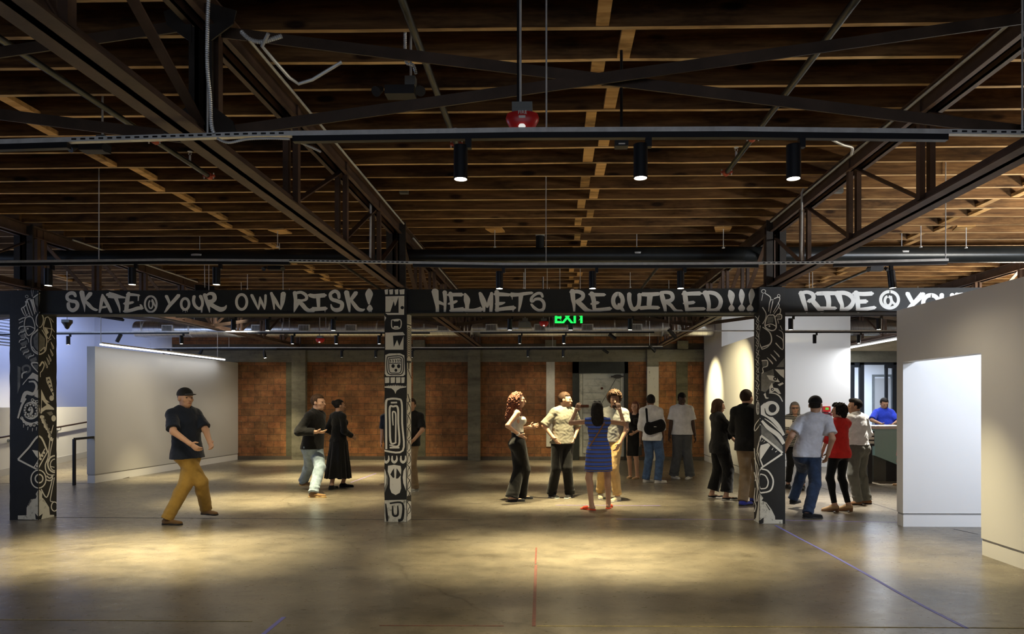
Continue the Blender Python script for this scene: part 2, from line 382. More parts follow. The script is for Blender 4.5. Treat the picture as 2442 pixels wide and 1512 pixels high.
# right rear room walls
XW = 4.2
skirted_wall('right_rear', (XW+.15, 13.2), (XW+.15, 16.9), .15, 3.02, 'white_wall')
skirted_wall('right_rear_tall', (XW+.15, 16.9), (XW+.15, 18.88), .15, ZD, 'white_wall')
skirted_wall('rear_facing', (XW+.15, 17.08), (7.48, 17.08), .16, ZD, 'white_wall')
struct('wall_return', mb().box((7.34, 17.24, 0), (7.48, 18.88, 3.0)), 'white_wall')
# glass door lobby behind
struct('wall_lobby', mb().box((6.5, 23.2, 0), (12.6, 23.4, ZD)), 'white_wall')
struct('wall_lobby_side', mb().box((7.4, YB+.25, 0), (7.6, 23.2, ZD)), 'white_wall')
struct('ceiling_lobby', mb().box((7.4, YB+.25, 2.95), (12.6, 23.2, 3.0)), 'white_wall')
def px_box(x0, x1, y0, y1, Y, t):
    a = PY(x0, y1, Y); b = PY(x1, y0, Y); return (a.x, Y, a.z), (b.x, Y+t, b.z)
m_ = mb()
for x0, x1, y0, y1 in [(2028, 2038, 865, 1100), (2050, 2061, 865, 1100), (2028, 2148, 864, 870), (2038, 2052, 870, 876), (2131, 2148, 865, 1100)]:
    m_.box(*px_box(x0, x1, y0, y1, YB, .08))
o = m_.build('door_1', 'storefront'); o['kind'] = 'structure'
dl = mb()   # open door leaf swung toward the room
A = PY(2131, 868, YB); 
for (p, q) in (((A.x-.38, 18.6), (A.x-.30, 18.6)), ((A.x-.05, 18.86), (A.x+.03, 18.9))):
    dl.prism([(p[0], p[1], .05), (q[0], q[1], .05), (q[0], q[1]+.05, .05), (p[0], p[1]+.05, .05)], (0, 0, 2.6))
dl.prism([(A.x-.38, 18.6, 2.57), (A.x+.03, 18.88, 2.57), (A.x+.03, 18.92, 2.57), (A.x-.38, 18.64, 2.57)], (0, 0, .1))
dl.prism([(A.x-.38, 18.6, .05), (A.x+.03, 18.88, .05), (A.x+.03, 18.92, .05), (A.x-.38, 18.64, .05)], (0, 0, .2))
d1 = dl.build('door_2', 'storefront'); d1['kind'] = 'structure'
# lobby interior door frames
m_ = mb(); Yl = 23.15
for x0, x1 in ((2028, 2036), (2081, 2130)):
    a = PY(x0, 898, Yl); b_ = PY(x1, 898, Yl)
    m_.box((a.x, Yl, 0), (a.x+.07, Yl+.06, a.z)).box((b_.x-.07, Yl, 0), (b_.x, Yl+.06, a.z)).box((a.x, Yl, a.z), (b_.x, Yl+.06, a.z+.07))
struct('trim_12', m_, 'grey_metal')
a = PY(2084, 902, Yl); b_ = PY(2127, 902, Yl)
struct('door_3', mb().box((a.x+.03, Yl+.01, 0), (b_.x-.03, Yl+.05, a.z)), plain('lobby_door', (.42, .40, .37), .5))

# old cold-store door in the brick wall
m_ = mb()
for x0, x1, z0, z1 in ((.52, .70, 0, 2.77), (1.98, 2.08, 0, 2.77), (.52, 2.08, 2.44, 2.77)):
    m_.box((x0, YB-.05, z0), (x1, YB+.12, z1))
dr = m_.build('door_4', 'door_frame_black'); dr['kind'] = 'structure'; dr['_w'] = (0, 0, 0)
m_ = mb().box((.70, YB+.03, .02), (1.98, YB+.1, 2.44))
lf = m_.build('door_leaf', 'door_white', dr); lf['_w'] = (0, 0, 0)
m_ = mb()
for z in np.arange(.2, 2.4, .19): m_.box((.82, YB+.012, z), (1.86, YB+.032, z+.165))
for x in (.71, 1.88): m_.box((x, YB+.0, .02), (x+.09, YB+.032, 2.43))
m_.build('door_planks', 'door_white', dr)
mb().box((.74, YB-.04, 1.48), (.98, YB+.0, 1.56)).cyl((.78, YB-.08, 1.52), (.9, YB-.08, 1.52), .02).build('door_handle', plain('rust', (.10, .03, .012), .7), dr)
mb().lathe((1.78, YB-.05, 2.35), [(.0, -.03), (.13, -.03), (.13, .03), (0, .03)], 14, 'Y', .45).bar((1.6, YB-.05, 2.35), (1.95, YB-.05, 2.35), .02, .04).build('door_pulley', 'post_steel', dr)
mb().tube([(1.76, YB-.06, 2.33), (1.35, YB-.07, 1.62)], .007).build('door_cord', 'black_metal', dr)
mb().cyl((1.35, YB-.0, 2.02), (1.35, YB+.03, 2.02), .035).build('door_boss', MAT['rust'], dr)

# ramp area at left
struct('floor_ramp', mb().prism([(-12.0, 14.1, 0.001), (-9.2, 14.1, 0.001), (-9.2, 18.85, .36), (-12.0, 18.85, .36), (-12, 18.85, 0), (-9.2, 18.85, 0)][:2] + [(-9.2, 18.85, .001), (-12, 18.85, .001)], (0, 0, 0.0001)), 'floor')
rm = mb().add([(-12, 14.1, .0), (-9.18, 14.1, .0), (-9.18, 18.86, .36), (-12, 18.86, .36), (-12, 18.86, -.01), (-9.18, 18.86, -.01)], [(0, 1, 2, 3), (0, 3, 4), (1, 5, 2), (2, 5, 4, 3), (0, 4, 5, 1)])
bpy.data.objects.remove(bpy.data.objects['floor_ramp']); struct('floor_ramp', rm, 'floor')
struct('wall_ramp', mb().box((-12.12, 8, 0), (-12.0, 18.87, 1.51)), 'grey_wall')
bbm = mb().add([(-12.0, 14.1, .0), (-11.985, 14.1, .0), (-11.985, 18.86, .36), (-12.0, 18.86, .36), (-12, 14.1, .15), (-11.985, 14.1, .15), (-11.985, 18.86, .51), (-12, 18.86, .51)],
     [(0, 3, 2, 1), (4, 5, 6, 7), (0, 1, 5, 4), (1, 2, 6, 5), (2, 3, 7, 6), (3, 0, 4, 7)])
struct('baseboard_ramp', bbm, 'reveal_grey')
hr = thing('handrail', (-11.9, 12, 0), 'dark round handrail on wall brackets rising along the ramp wall', 'handrail')
mb().tube([PX(-60, 1054, -11.9), PX(20, 1040, -11.9), PX(213, 1005.5, -11.9), PX(240, 1001, -11.9)], .021, 10).build('rail', plain('rail_brown', (.05, .03, .022), .4, .4), hr, True)
for x, y in ((30, 1040), (145, 1018)):
    p = PX(x, y, -11.9)
    mb().tube([p, p-Vector((0, 0, .07)), p+Vector((-.08, 0, -.10))], .009).cyl(p+Vector((-.1, 0, -.1)), p+Vector((-.085, 0, -.1)), .035).build('bracket', 'grey_metal', hr, True)
gr = thing('guard_rail', PZ(177, 1157), 'dark steel guard rail post turning back into the partition end', 'railing')
p = PZ(177, 1157); e = Vector((p.x, p.y, PY(177, 1047, p.y).z)); q = Vector((-9.24, 13.42, e.z))
mb().bar(p, e, .045, .045, (1, 0, 0)).build('post', plain('rail_steel', (.03, .03, .032), .35, .6), gr)
mb().bar(e-Vector((.0, 0, 0)), (-9.24, 13.35, e.z+.02), .045, .045).build('rail', 'rail_steel', gr)
# louvre and blue wall grille
lv = thing('wall_louvre', (-13.08, 15.2, 3.4), 'white slatted louvre high on the blue-lit wall behind the left column', 'louvre')
m_ = mb().box((-13.1, 14.9, 3.0), (-13.06, 16.4, 3.95)).build('frame', 'white_wall', lv)
m_ = mb()
for k in range(12): m_.box((-13.06, 14.95, 3.05+k*.075), (-13.03, 16.35, 3.07+k*.075))
m_.build('slats', 'grey_metal', lv)
# ---------------------------------------------------------------- roof joists
BAY = [(XT[0]-1.0, XT[1]), (XT[1], XT[2]), (XT[2], XT[3]), (XT[3], XT[4]), (XT[4], 12.5)]
BAYN = ['left of the left truss', 'between left and middle trusses', 'between middle and right trusses', 'right of the right truss', 'beyond the far right truss']
BX = [-9.6, -4.45, .40, 5.35, 10.4]
SJ = .4057; Y0 = 1600*2.42/890 - SJ*3
nj = int((YB-Y0)/SJ)
for k in range(nj+1):
    Y = Y0+k*SJ
    if Y > YB-.1: break
    for bi, (x0, x1) in enumerate(BAY):
        off = .045 if bi % 2 else 0
        # skip joists the photo cannot see
        if Y < 3.6 and bi in (0, 4): continue
        jz = random.uniform(-.006, .006)
        n_ = 6; m_ = mb(); P = []; fs = []
        for i in range(n_+1):
            x = x0-.08+(x1-x0+.16)*i/n_; w = random.uniform(-.004, .004); z = ZR+jz+random.uniform(-.004, .004)
            P += [(x, Y+off-.019+w, z), (x, Y+off+.019+w, z), (x, Y+off+.019+w, ZD), (x, Y+off-.019+w, ZD)]
        for i in range(n_):
            a = i*4
            fs += [(a, a+1, a+5, a+4), (a+1, a+2, a+6, a+5), (a+2, a+3, a+7, a+6), (a+3, a, a+4, a+7)]
        fs += [(3, 2, 1, 0), (n_*4, n_*4+1, n_*4+2, n_*4+3)]
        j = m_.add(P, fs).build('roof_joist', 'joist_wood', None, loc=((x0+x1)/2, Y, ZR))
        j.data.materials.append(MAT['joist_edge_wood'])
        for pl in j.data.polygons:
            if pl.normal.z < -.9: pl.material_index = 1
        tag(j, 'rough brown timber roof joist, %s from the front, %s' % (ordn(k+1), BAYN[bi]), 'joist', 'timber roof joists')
        if bi < 4:
            bx = BX[bi]+(.075 if k % 2 else -.075)+random.uniform(-.02, .02); bw = random.uniform(.042, .05)
            bl = mb().box((bx-bw, Y+off+.02, ZR+.004), (bx+bw, Y+off+SJ-.02, ZR+.042)).build('blocking', 'block_wood')
            bl.parent = j; bl.matrix_parent_inverse = Matrix.Translation(-Vector(j.location)); tag(bl, 'orange timber block nailed between joists')

# ---------------------------------------------------------------- trusses
ZB0, ZT1 = 3.175, ZR-.005     # underside of bottom chord, top of top chord
def truss(X, y0, y1, npan, label, mid=None):
    t = thing('steel_truss', (X, y0, ZB0), label, 'truss', 'brown steel roof trusses')
    m_ = mb()
    for s in (-1, 1):
        m_.box((X+s*.008, y0, ZB0), (X+s*.105, y1, ZB0+.012)).box((X+s*.008, y0, ZB0), (X+s*.022, y1, ZB0+.10))
    m_.build('bottom_chord', 'truss_steel', t)
    m_ = mb()
    for s in (-1, 1):
        m_.box((X+s*.008, y0, ZT1-.012), (X+s*.10, y1, ZT1)).box((X+s*.03, y0, ZT1-.15), (X+s*.045, y1, ZT1)).box((X+s*.03, y0, ZT1-.15), (X+s*.085, y1, ZT1-.14))
    m_.build('top_chord', 'truss_steel', t)
    dy = (y1-y0)/npan; mid = npan//2 if mid is None else mid
    for k in range(0, npan+1):
        y = y0+k*dy
        y = min(max(y, y0+.06), y1-.06)
        m_ = mb()
        w = .034
        for s in (-1, 1):
            m_.box((X+s*.018, y-w/2-.01, ZB0+.05), (X+s*.062, y+w/2+.01, ZT1-.02))
        m_.build('vertical', 'truss_steel', t)
        if k < npan:
            ya, yb = y0+k*dy, y0+(k+1)*dy
            if k >= mid: a, b_ = (X, ya+.04, ZB0+.07), (X, yb-.03, ZT1-.12)
            else: a, b_ = (X, ya+.03, ZT1-.12), (X, yb-.04, ZB0+.07)
            mb().bar(a, b_, .012, .06, (1, 0, 0)).build('diagonal', 'truss_steel', t)
    return t
tn = {-13.18: 'left wall and', XL_: 'left', XM: 'middle', XR_: 'right', 8.0: 'far right', -12.25: 'far left'}
YCOL = 9.12
for X in (XL_, XM, XR_, 8.0):
    truss(X, YCOL-9*1.29+.2, YCOL+.1, 9, 'brown steel truss from the camera to the painted beam, %s line' % tn[X], 5)
    truss(X, YCOL+.1, 18.85, 8, 'brown steel truss from the painted beam to the back wall, %s line' % tn[X])
# heavy posts over the columns and at the near brace line
for X, nm in ((XL_, 'left'), (XM, 'middle'), (XR_, 'right')):
    t = thing('truss_post', (X, YCOL, 3.17), 'black steel post between beam top and roof over the %s painted column' % nm, 'post', 'posts over the painted columns')
    for s in (-1, 1): mb().box((X+s*.03, YCOL-.16, 3.17), (X+s*.13, YCOL-.14, ZR)).box((X+s*.03, YCOL-.16, 3.17), (X+s*.045, YCOL-.03, ZR)).build('channel', 'post_steel', t)
    t = thing('brace_post', (X, 4.0, 3.2), 'dark steel post where cross braces meet the near part of the %s truss' % nm, 'post', 'near brace posts')
    for s in (-1, 1): mb().box((X+s*.02, 3.98, ZB0+.013), (X+s*.07, 4.0, ZT1-.16)).box((X+s*.02, 3.98, ZB0+.013), (X+s*.035, 4.07, ZT1-.16)).build('channel', 'post_steel', t)
    for s in (-1, 1):
        g = mb()
        g.prism([(X+s*.05, 3.975, ZB0+.03), (X+s*.22, 3.975, ZB0+.06), (X+s*.2, 3.975, ZB0+.13), (X+s*.05, 3.975, ZB0+.24)], (0, .01, 0))
        g.build('gusset', 'post_steel', t); g = mb()
        g.prism([(X+s*.05, 3.975, ZT1-.02), (X+s*.22, 3.975, ZT1-.07), (X+s*.2, 3.975, ZT1-.15), (X+s*.05, 3.975, ZT1-.26)], (0, .01, 0))
        g.build('gusset', 'post_steel', t)
def angle(a, b):
    a = Vector(a); b = Vector(b); m_ = mb().bar(a, b, .07, .012); m_.bar(a+Vector((0, -.033, -.03)), b+Vector((0, -.033, -.03)), .010, .065); return m_
lines = [-13.18, XL_, XM, XR_, 8.0]
for Yb, nm in ((4.02, 'near the camera'), (13.95, 'behind the painted beam')):
    for i in range(4):
        a, c = lines[i], lines[i+1]; zl, zh = ZB0+.09, ZT1-.12
        w = 'between %s and %s trusses' % (tn[a], tn[c])
        tag(angle((a+.09, Yb, zl), (c-.09, Yb, zh)).build('cross_brace', 'brace_steel'), 'steel angle brace rising rightward %s, %s' % (w, nm), 'brace', 'steel cross braces')
        tag(angle((a+.09, Yb+.08, zh), (c-.09, Yb+.08, zl)).build('cross_brace', 'brace_steel'), 'steel angle brace rising leftward %s, %s' % (w, nm), 'brace', 'steel cross braces')

# ---------------------------------------------------------------- lettering
def ribbon(m_, pts, fmap, sub=5):
    """pts [(x,y,w)] in picture marks on a face; Catmull-Rom smoothed band of paint"""
    if len(pts) > 2:
        q = []; P = [pts[0]]+list(pts)+[pts[-1]]
        for i in range(1, len(P)-2):
            p0, p1, p2, p3 = P[i-1:i+3]
            for s in range(sub):
                t = s/sub
                q.append(tuple(.5*((2*p1[k])+(-p0[k]+p2[k])*t+(2*p0[k]-5*p1[k]+4*p2[k]-p3[k])*t*t+(-p0[k]+3*p1[k]-3*p2[k]+p3[k])*t**3) for k in range(3)))
        q.append(tuple(pts[-1])); pts = q
    L = []; R = []
    for i, (x, y, w) in enumerate(pts):
        a = pts[max(i-1, 0)]; b = pts[min(i+1, len(pts)-1)]; dx, dy = b[0]-a[0], b[1]-a[1]; n = math.hypot(dx, dy) or 1
        nx, ny = -dy/n, dx/n; w = max(w, .2)
        L.append((x+nx*w/2, y+ny*w/2)); R.append((x-nx*w/2, y-ny*w/2))
    for i in range(len(pts)-1):
        m_.add([fmap(*L[i]), fmap(*L[i+1]), fmap(*R[i+1]), fmap(*R[i])], [(0, 1, 2, 3)])
def blob(m_, cx, cy, rx, ry, fmap, n=18, rot=0):
    c, s = math.cos(rot), math.sin(rot)
    P = [(cx+rx*math.cos(a)*c-ry*math.sin(a)*s, cy+rx*math.cos(a)*s+ry*math.sin(a)*c) for a in [2*math.pi*i/n for i in range(n)]]
    m_.add([fmap(*p) for p in P], [tuple(range(n))])
def ell(cx, cy, rx, ry, w, a0=0, a1=360, n=16):
    return [(cx+rx*math.cos(math.radians(a0+(a1-a0)*i/n)), cy+ry*math.sin(math.radians(a0+(a1-a0)*i/n)), w) for i in range(n+1)]
BF = 9.13        # beam face
beam = thing('painted_beam', (-2, BF+.12, 2.83), 'black concrete beam across the room with white hand-painted skateboard warnings', 'beam')
mb().box((-13.05, BF, 2.835), (12.6, BF+.28, 3.165)).box((-13.05, BF-.015, 2.835), (12.6, BF, 2.855)).build('beam_body', 'black_beam_paint', beam)
# strokes per word: crop origin, scale, strokes
WORDS = [
 ('SKATE', (140, 680), 8.72, [
  [(350, 235, 60), (320, 175, 75), (250, 165, 75), (180, 210, 70), (185, 290, 70), (260, 330, 70), (350, 345, 75), (390, 400, 80), (370, 480, 80), (290, 525, 80), (215, 480, 75), (200, 400, 75), (210, 370, 60)],
  [(480, 140, 105), (510, 300, 90), (535, 440, 45), (540, 560, 8)], [(665, 170, 90), (600, 250, 80), (545, 330, 40)], [(545, 320, 40), (620, 400, 75), (700, 480, 60), (780, 515, 50), (820, 510, 10)],
  [(910, 185, 25), (900, 300, 70), (875, 450, 60), (850, 575, 40)], [(910, 190, 30), (970, 320, 75), (1040, 450, 70), (1095, 570, 55)], [(890, 465, 50), (990, 450, 45)],
  [(1035, 200, 125), (1160, 225, 110), (1290, 245, 60), (1390, 262, 28)], [(1180, 250, 80), (1230, 370, 65), (1265, 480, 40), (1278, 578, 12)],
  [(1460, 160, 70), (1430, 300, 90), (1415, 450, 90), (1400, 570, 80)], [(1430, 195, 70), (1560, 200, 55), (1680, 215, 40)], [(1662, 200, 36), (1655, 330, 22)], [(1360, 385, 50), (1460, 375, 60), (1550, 355, 45)],
  [(1370, 545, 75), (1500, 525, 70), (1650, 480, 75), (1745, 480, 60)], [(1700, 410, 40), (1735, 450, 40)]]),
 ('AT', (140, 680), 8.72, [ell(1915, 395, 122, 165, 42, -90, 275), ell(1915, 400, 42, 85, 30, -70, 250), [(1945, 300, 35), (1975, 370, 35), (2010, 440, 30), (2040, 430, 20)]]),
 ('YOUR', (380, 680), 8.72, [
  [(145, 225, 70), (190, 320, 60), (220, 400, 50)], [(405, 210, 80), (310, 320, 75), (200, 440, 70), (140, 530, 45), (100, 578, 18)],
  ell(537, 392, 82, 115, 55, -90, 275), [(500, 500, 18), (488, 552, 8)], [(545, 510, 18), (543, 572, 8)], [(585, 500, 18), (582, 558, 8)],
  [(725, 230, 70), (712, 330, 65), (745, 430, 65), (830, 490, 60), (890, 430, 55), (895, 330, 60), (855, 225, 75)], [(880, 450, 50), (880, 580, 28)],
  [(945, 195, 85), (985, 330, 75), (1025, 450, 60), (1048, 578, 12)], [(990, 210, 40), (1050, 175, 60), (1130, 195, 80), (1150, 280, 90), (1100, 335, 85), (1020, 345, 80)], [(1060, 390, 95), (1150, 450, 90), (1270, 505, 100), (1360, 480, 70), (1398, 415, 16)]]),
 ('OWN', (380, 680), 8.72, [
  ell(1712, 350, 108, 155, 58, -90, 275),
  [(1920, 205, 65), (1990, 350, 60), (2060, 510, 22)], [(2060, 510, 22), (2085, 370, 50), (2092, 240, 20)], [(2090, 240, 25), (2140, 380, 55), (2190, 508, 22)], [(2190, 508, 22), (2205, 370, 50), (2210, 205, 52)],
  [(2330, 160, 60), (2370, 330, 60), (2390, 510, 26)], [(2325, 170, 60), (2410, 310, 70), (2470, 420, 60), (2530, 510, 20)], [(2530, 510, 20), (2560, 350, 90), (2580, 170, 110)]]),
 ('RISK', (640, 680), 8.72, [
  [(550, 150, 90), (565, 300, 75), (555, 430, 60), (530, 572, 12)], [(560, 170, 60), (680, 150, 60), (780, 210, 70), (790, 290, 60), (700, 320, 50), (610, 310, 50)], [(620, 330, 60), (700, 400, 90), (790, 500, 85), (880, 540, 75), (940, 545, 60)], [(640, 350, 60), (580, 460, 50), (530, 570, 12)],
  [(850, 205, 70), (950, 230, 90), (1080, 220, 90), (1180, 210, 85)], [(1035, 240, 90), (1045, 450, 65)], [(910, 500, 95), (1060, 495, 80), (1200, 485, 80)], [(1175, 510, 20), (1182, 572, 6)],
  [(1470, 270, 60), (1455, 170, 75), (1380, 125, 70), (1290, 190, 70), (1320, 290, 75), (1430, 330, 80), (1530, 380, 85), (1510, 490, 85), (1410, 520, 85), (1330, 480, 60), (1300, 395, 20)],
  [(1625, 140, 110), (1655, 300, 95), (1675, 430, 75), (1688, 568, 30)], [(1825, 155, 90), (1750, 260, 80), (1690, 340, 50)], [(1720, 310, 60), (1790, 410, 80), (1870, 500, 80), (1960, 520, 60), (2005, 495, 20)], ]),
 ('BANG', (640, 680), 8.72, [[(2095, 95, 80), (2095, 180, 160), (2090, 290, 105), (2092, 400, 30)], [(2110, 425, 60), (2110, 490, 125), (2110, 535, 70)], [(2093, 530, 20), (2093, 565, 8)], [(2142, 530, 20), (2142, 565, 8)]]),
 ('HELMETS', (1020, 680), 8.14, [
  [(140, 108, 140), (165, 280, 100), (185, 420, 70), (188, 528, 66)], [(330, 128, 90), (338, 300, 62), (332, 530, 42)], [(190, 330, 85), (260, 350, 60), (330, 385, 40)],
  [(440, 150, 80), (465, 330, 70), (475, 525, 65)], [(405, 190, 75), (530, 185, 72), (668, 185, 75)], [(400, 365, 35), (490, 340, 60), (565, 310, 45)], [(450, 495, 75), (580, 480, 80), (695, 475, 100)],
  [(722, 165, 40), (760, 280, 125), (765, 400, 80), (760, 530, 80)], [(725, 495, 75), (900, 490, 70), (1040, 470, 110)],
  [(1015, 150, 60), (1055, 300, 80), (1090, 430, 60), (1095, 528, 40)], [(1030, 160, 50), (1090, 290, 70), (1155, 430, 40)], [(1155, 430, 40), (1200, 290, 70), (1245, 150, 50)], [(1240, 150, 60), (1235, 350, 70), (1225, 532, 60)],
  [(1340, 120, 90), (1350, 300, 75), (1345, 510, 75)], [(1310, 175, 85), (1450, 180, 75), (1585, 190, 60)], [(1335, 365, 75), (1430, 355, 60), (1505, 335, 20)], [(1330, 480, 70), (1500, 455, 75), (1678, 440, 90)], [(1655, 480, 25), (1658, 530, 8)],
  [(1610, 185, 90), (1750, 185, 70), (1890, 165, 65), (2030, 150, 50)], [(1810, 190, 95), (1795, 350, 65), (1768, 515, 30)], [(1638, 210, 25), (1640, 280, 8)],
  [(2230, 230, 50), (2200, 165, 55), (2120, 165, 55), (2030, 230, 55), (2010, 300, 60), (2040, 335, 30)], [(2040, 330, 30), (2090, 275, 55), (2190, 275, 60), (2255, 350, 62), (2245, 460, 60), (2160, 490, 55), (2070, 440, 60), (2010, 370, 40)], [(2245, 480, 25), (2235, 532, 8)]]),
 ('REQUIRED', (1340, 680), 9.392, [
  [(235, 120, 115), (250, 300, 100), (270, 430, 75), (278, 615, 40)], [(200, 155, 80), (350, 145, 85), (460, 190, 90), (470, 270, 85), (400, 335, 90), (320, 360, 70)], [(340, 360, 100), (440, 450, 110), (560, 560, 100), (690, 590, 60)],
  [(665, 170, 100), (710, 330, 105), (720, 460, 90), (735, 600, 80)], [(625, 205, 80), (780, 215, 80), (958, 215, 70)], [(640, 425, 30), (730, 405, 80), (820, 390, 60)], [(740, 560, 85), (900, 545, 80), (1088, 525, 85)],
  ell(1255, 350, 107, 155, 95, -90, 275), [(1280, 430, 90), (1320, 500, 90), (1390, 590, 50)], [(1290, 260, 15), (1296, 290, 6)],
  [(1510, 190, 100), (1510, 340, 95), (1560, 500, 90), (1630, 540, 90), (1710, 470, 90), (1735, 340, 90), (1735, 205, 95)],
  [(1790, 205, 85), (1950, 210, 95), (2175, 195, 80)], [(1975, 220, 130), (1950, 450, 110)], [(1750, 515, 85), (1950, 500, 85), (2165, 505, 80)],
  [(2225, 165, 90), (2265, 330, 110), (2300, 470, 85), (2320, 612, 55)], [(2210, 170, 70), (2340, 160, 75), (2450, 190, 90), (2480, 290, 90), (2420, 350, 90), (2320, 360, 80)], [(2350, 380, 90), (2440, 450, 80), (2550, 570, 70), (2690, 580, 60)],
  [(2745, 150, 100), (2770, 330, 110), (2790, 470, 90), (2800, 605, 70)], [(2710, 200, 80), (2900, 190, 90), (3100, 185, 95)], [(2710, 410, 30), (2850, 400, 75), (2960, 385, 70)], [(2790, 545, 85), (2980, 535, 80), (3190, 530, 75)]]),
 ('D', (1560, 680), 9.392, [[(1150, 160, 140), (1190, 280, 110), (1225, 430, 90), (1215, 600, 80)], [(1090, 185, 60), (1250, 165, 85), (1400, 210, 95), (1490, 340, 95), (1460, 490, 90), (1360, 560, 80), (1200, 560, 80)], [(1455, 540, 30), (1455, 605, 8)]]),
 ('BANGS', (1560, 680), 9.392, [
  [(1690, 125, 60), (1725, 220, 155), (1730, 330, 110), (1735, 440, 35)], [(1950, 105, 60), (1962, 210, 130), (1960, 320, 100), (1965, 430, 30)], [(2185, 100, 70), (2185, 210, 140), (2170, 320, 95), (2165, 435, 35)],
  [(1732, 460, 80), (1732, 520, 140), (1732, 580, 80)], [(1957, 452, 80), (1957, 520, 155), (1957, 600, 60)], [(2150, 460, 80), (2148, 530, 155), (2148, 605, 80)]]),
 ('RIDE', (1880, 680), 5.427, [
  [(165, 95, 70), (195, 200, 65), (220, 280, 50), (238, 352, 32)], [(150, 110, 50), (240, 90, 45), (315, 120, 55), (320, 180, 55), (260, 210, 50)], [(310, 200, 60), (370, 270, 65), (420, 330, 55), (465, 345, 20)],
  [(365, 110, 50), (480, 105, 55), (600, 105, 50)], [(495, 110, 80), (520, 200, 65), (520, 300, 60)], [(410, 300, 45), (520, 300, 45), (610, 300, 45)],
  [(640, 100, 90), (670, 190, 65), (695, 260, 50), (690, 330, 60)], [(600, 110, 60), (720, 100, 55), (810, 140, 60), (840, 210, 55), (790, 290, 60), (690, 330, 50)],
  [(875, 90, 70), (895, 200, 65), (905, 345, 50)], [(845, 108, 50), (970, 115, 55), (1085, 108, 55)], [(880, 215, 55), (1010, 210, 55)], [(890, 320, 45), (1000, 310, 50), (1120, 290, 45)]]),
 ('AT2', (1880, 680), 5.427, [ell(1310, 190, 115, 107, 40, -90, 275), ell(1290, 205, 42, 60, 35, -80, 260), [(1325, 140, 30), (1340, 210, 35), (1390, 250, 30), (1420, 225, 25)]]),
 ('YOUR2', (1880, 680), 5.427, [
  [(1540, 105, 60), (1580, 180, 55), (1610, 230, 50)], [(1740, 115, 75), (1660, 200, 65), (1580, 275, 50), (1520, 330, 20)],
  ell(1845, 230, 100, 100, 55, -90, 275), [(1985, 120, 60), (1985, 220, 55), (2040, 310, 55), (2110, 260, 55), (2120, 120, 60)],
  [(2180, 115, 60), (2200, 230, 50), (2220, 340, 30)], [(2180, 125, 45), (2290, 130, 50), (2290, 210, 45), (2210, 230, 40)], [(2230, 230, 50), (2320, 330, 45)]]),
]
for wname, (ox, oy), sc, strokes in WORDS:
    m_ = mb()
    for i, st in enumerate(strokes):
        dz = .0008+.0003*(i % 6)
        ribbon(m_, st, lambda x, y: PY(ox+x/sc, oy+y/sc, BF) + Vector((0, -dz, 0)))
        for (x, y, w) in (st[0], st[-1]):
            if w > 30 and math.hypot(st[0][0]-st[-1][0], st[0][1]-st[-1][1]) > 40: blob(m_, x, y, w*.42, w*.30, lambda x, y: PY(ox+x/sc, oy+y/sc, BF) + Vector((0, -dz-.00015, 0)))
    m_.build('painted_lettering', 'letter_white', beam)

# ---------------------------------------------------------------- painted columns
CL = dict(x0=-7.50, x1=-7.10, y0=9.10, y1=9.44); CM = dict(x0=-2.30, x1=-1.995, y0=9.06, y1=9.35); CR = dict(x0=2.75, x1=3.09, y0=9.03, y1=9.28)
def column(c, label):
    t = thing('painted_column', ((c['x0']+c['x1'])/2, (c['y0']+c['y1'])/2, 0), label, 'column', 'painted concrete columns')
    m_ = mb(); nz = 40; P = []; fs = []; r = random.Random(3)
    for i in range(nz+1):
        z = 3.165*i/nz
        j = lambda: r.uniform(-.003, .003)
        P += [(c['x0']+j(), c['y0'], z), (c['x1']+j()*.3, c['y0'], z), (c['x1'], c['y1']+j(), z), (c['x0'], c['y1'], z)]
    for i in range(nz):
        a = i*4; fs += [(a, a+1, a+5, a+4), (a+1, a+2, a+6, a+5), (a+2, a+3, a+7, a+6), (a+3, a, a+4, a+7)]
    fs += [(3, 2, 1, 0), (nz*4, nz*4+1, nz*4+2, nz*4+3)]
    m_.add(P, fs).build('column_shaft', 'black_column_paint', t); return t
def face_map(c, edge, side, lay):
    """marks left of / right of the arris go on the front face or on the side face"""
    X0, X1 = c['x0'], c['x1']; Yf = c['y0']-.001-lay*.0004; Ys = c['y1']
    sx = (X1+.0018+lay*.0004) if side > 0 else (X0-.004-lay*.0004)
    def f(x, y):
        front = (x <= edge) if side > 0 else (x >= edge)
        if front:
            p = PY(x, y, Yf); return Vector((min(max(p.x, X0+.002), X1-.002), Yf, max(p.z, .002)))
        p = PX(x, y, sx); return Vector((sx, min(max(p.y, c['y0']+.001), Ys-.001), max(p.z, .002)))
    return f
def clip_x(poly, e, keep):
    out = []
    for i in range(len(poly)):
        a, b = poly[i], poly[(i+1) % len(poly)]
        ia = (a[0] <= e) if keep < 0 else (a[0] >= e); ib = (b[0] <= e) if keep < 0 else (b[0] >= e)
        if ia: out.append(a)
        if ia != ib:
            t = (e-a[0])/(b[0]-a[0]); out.append((e, a[1]+t*(b[1]-a[1])))
    return out
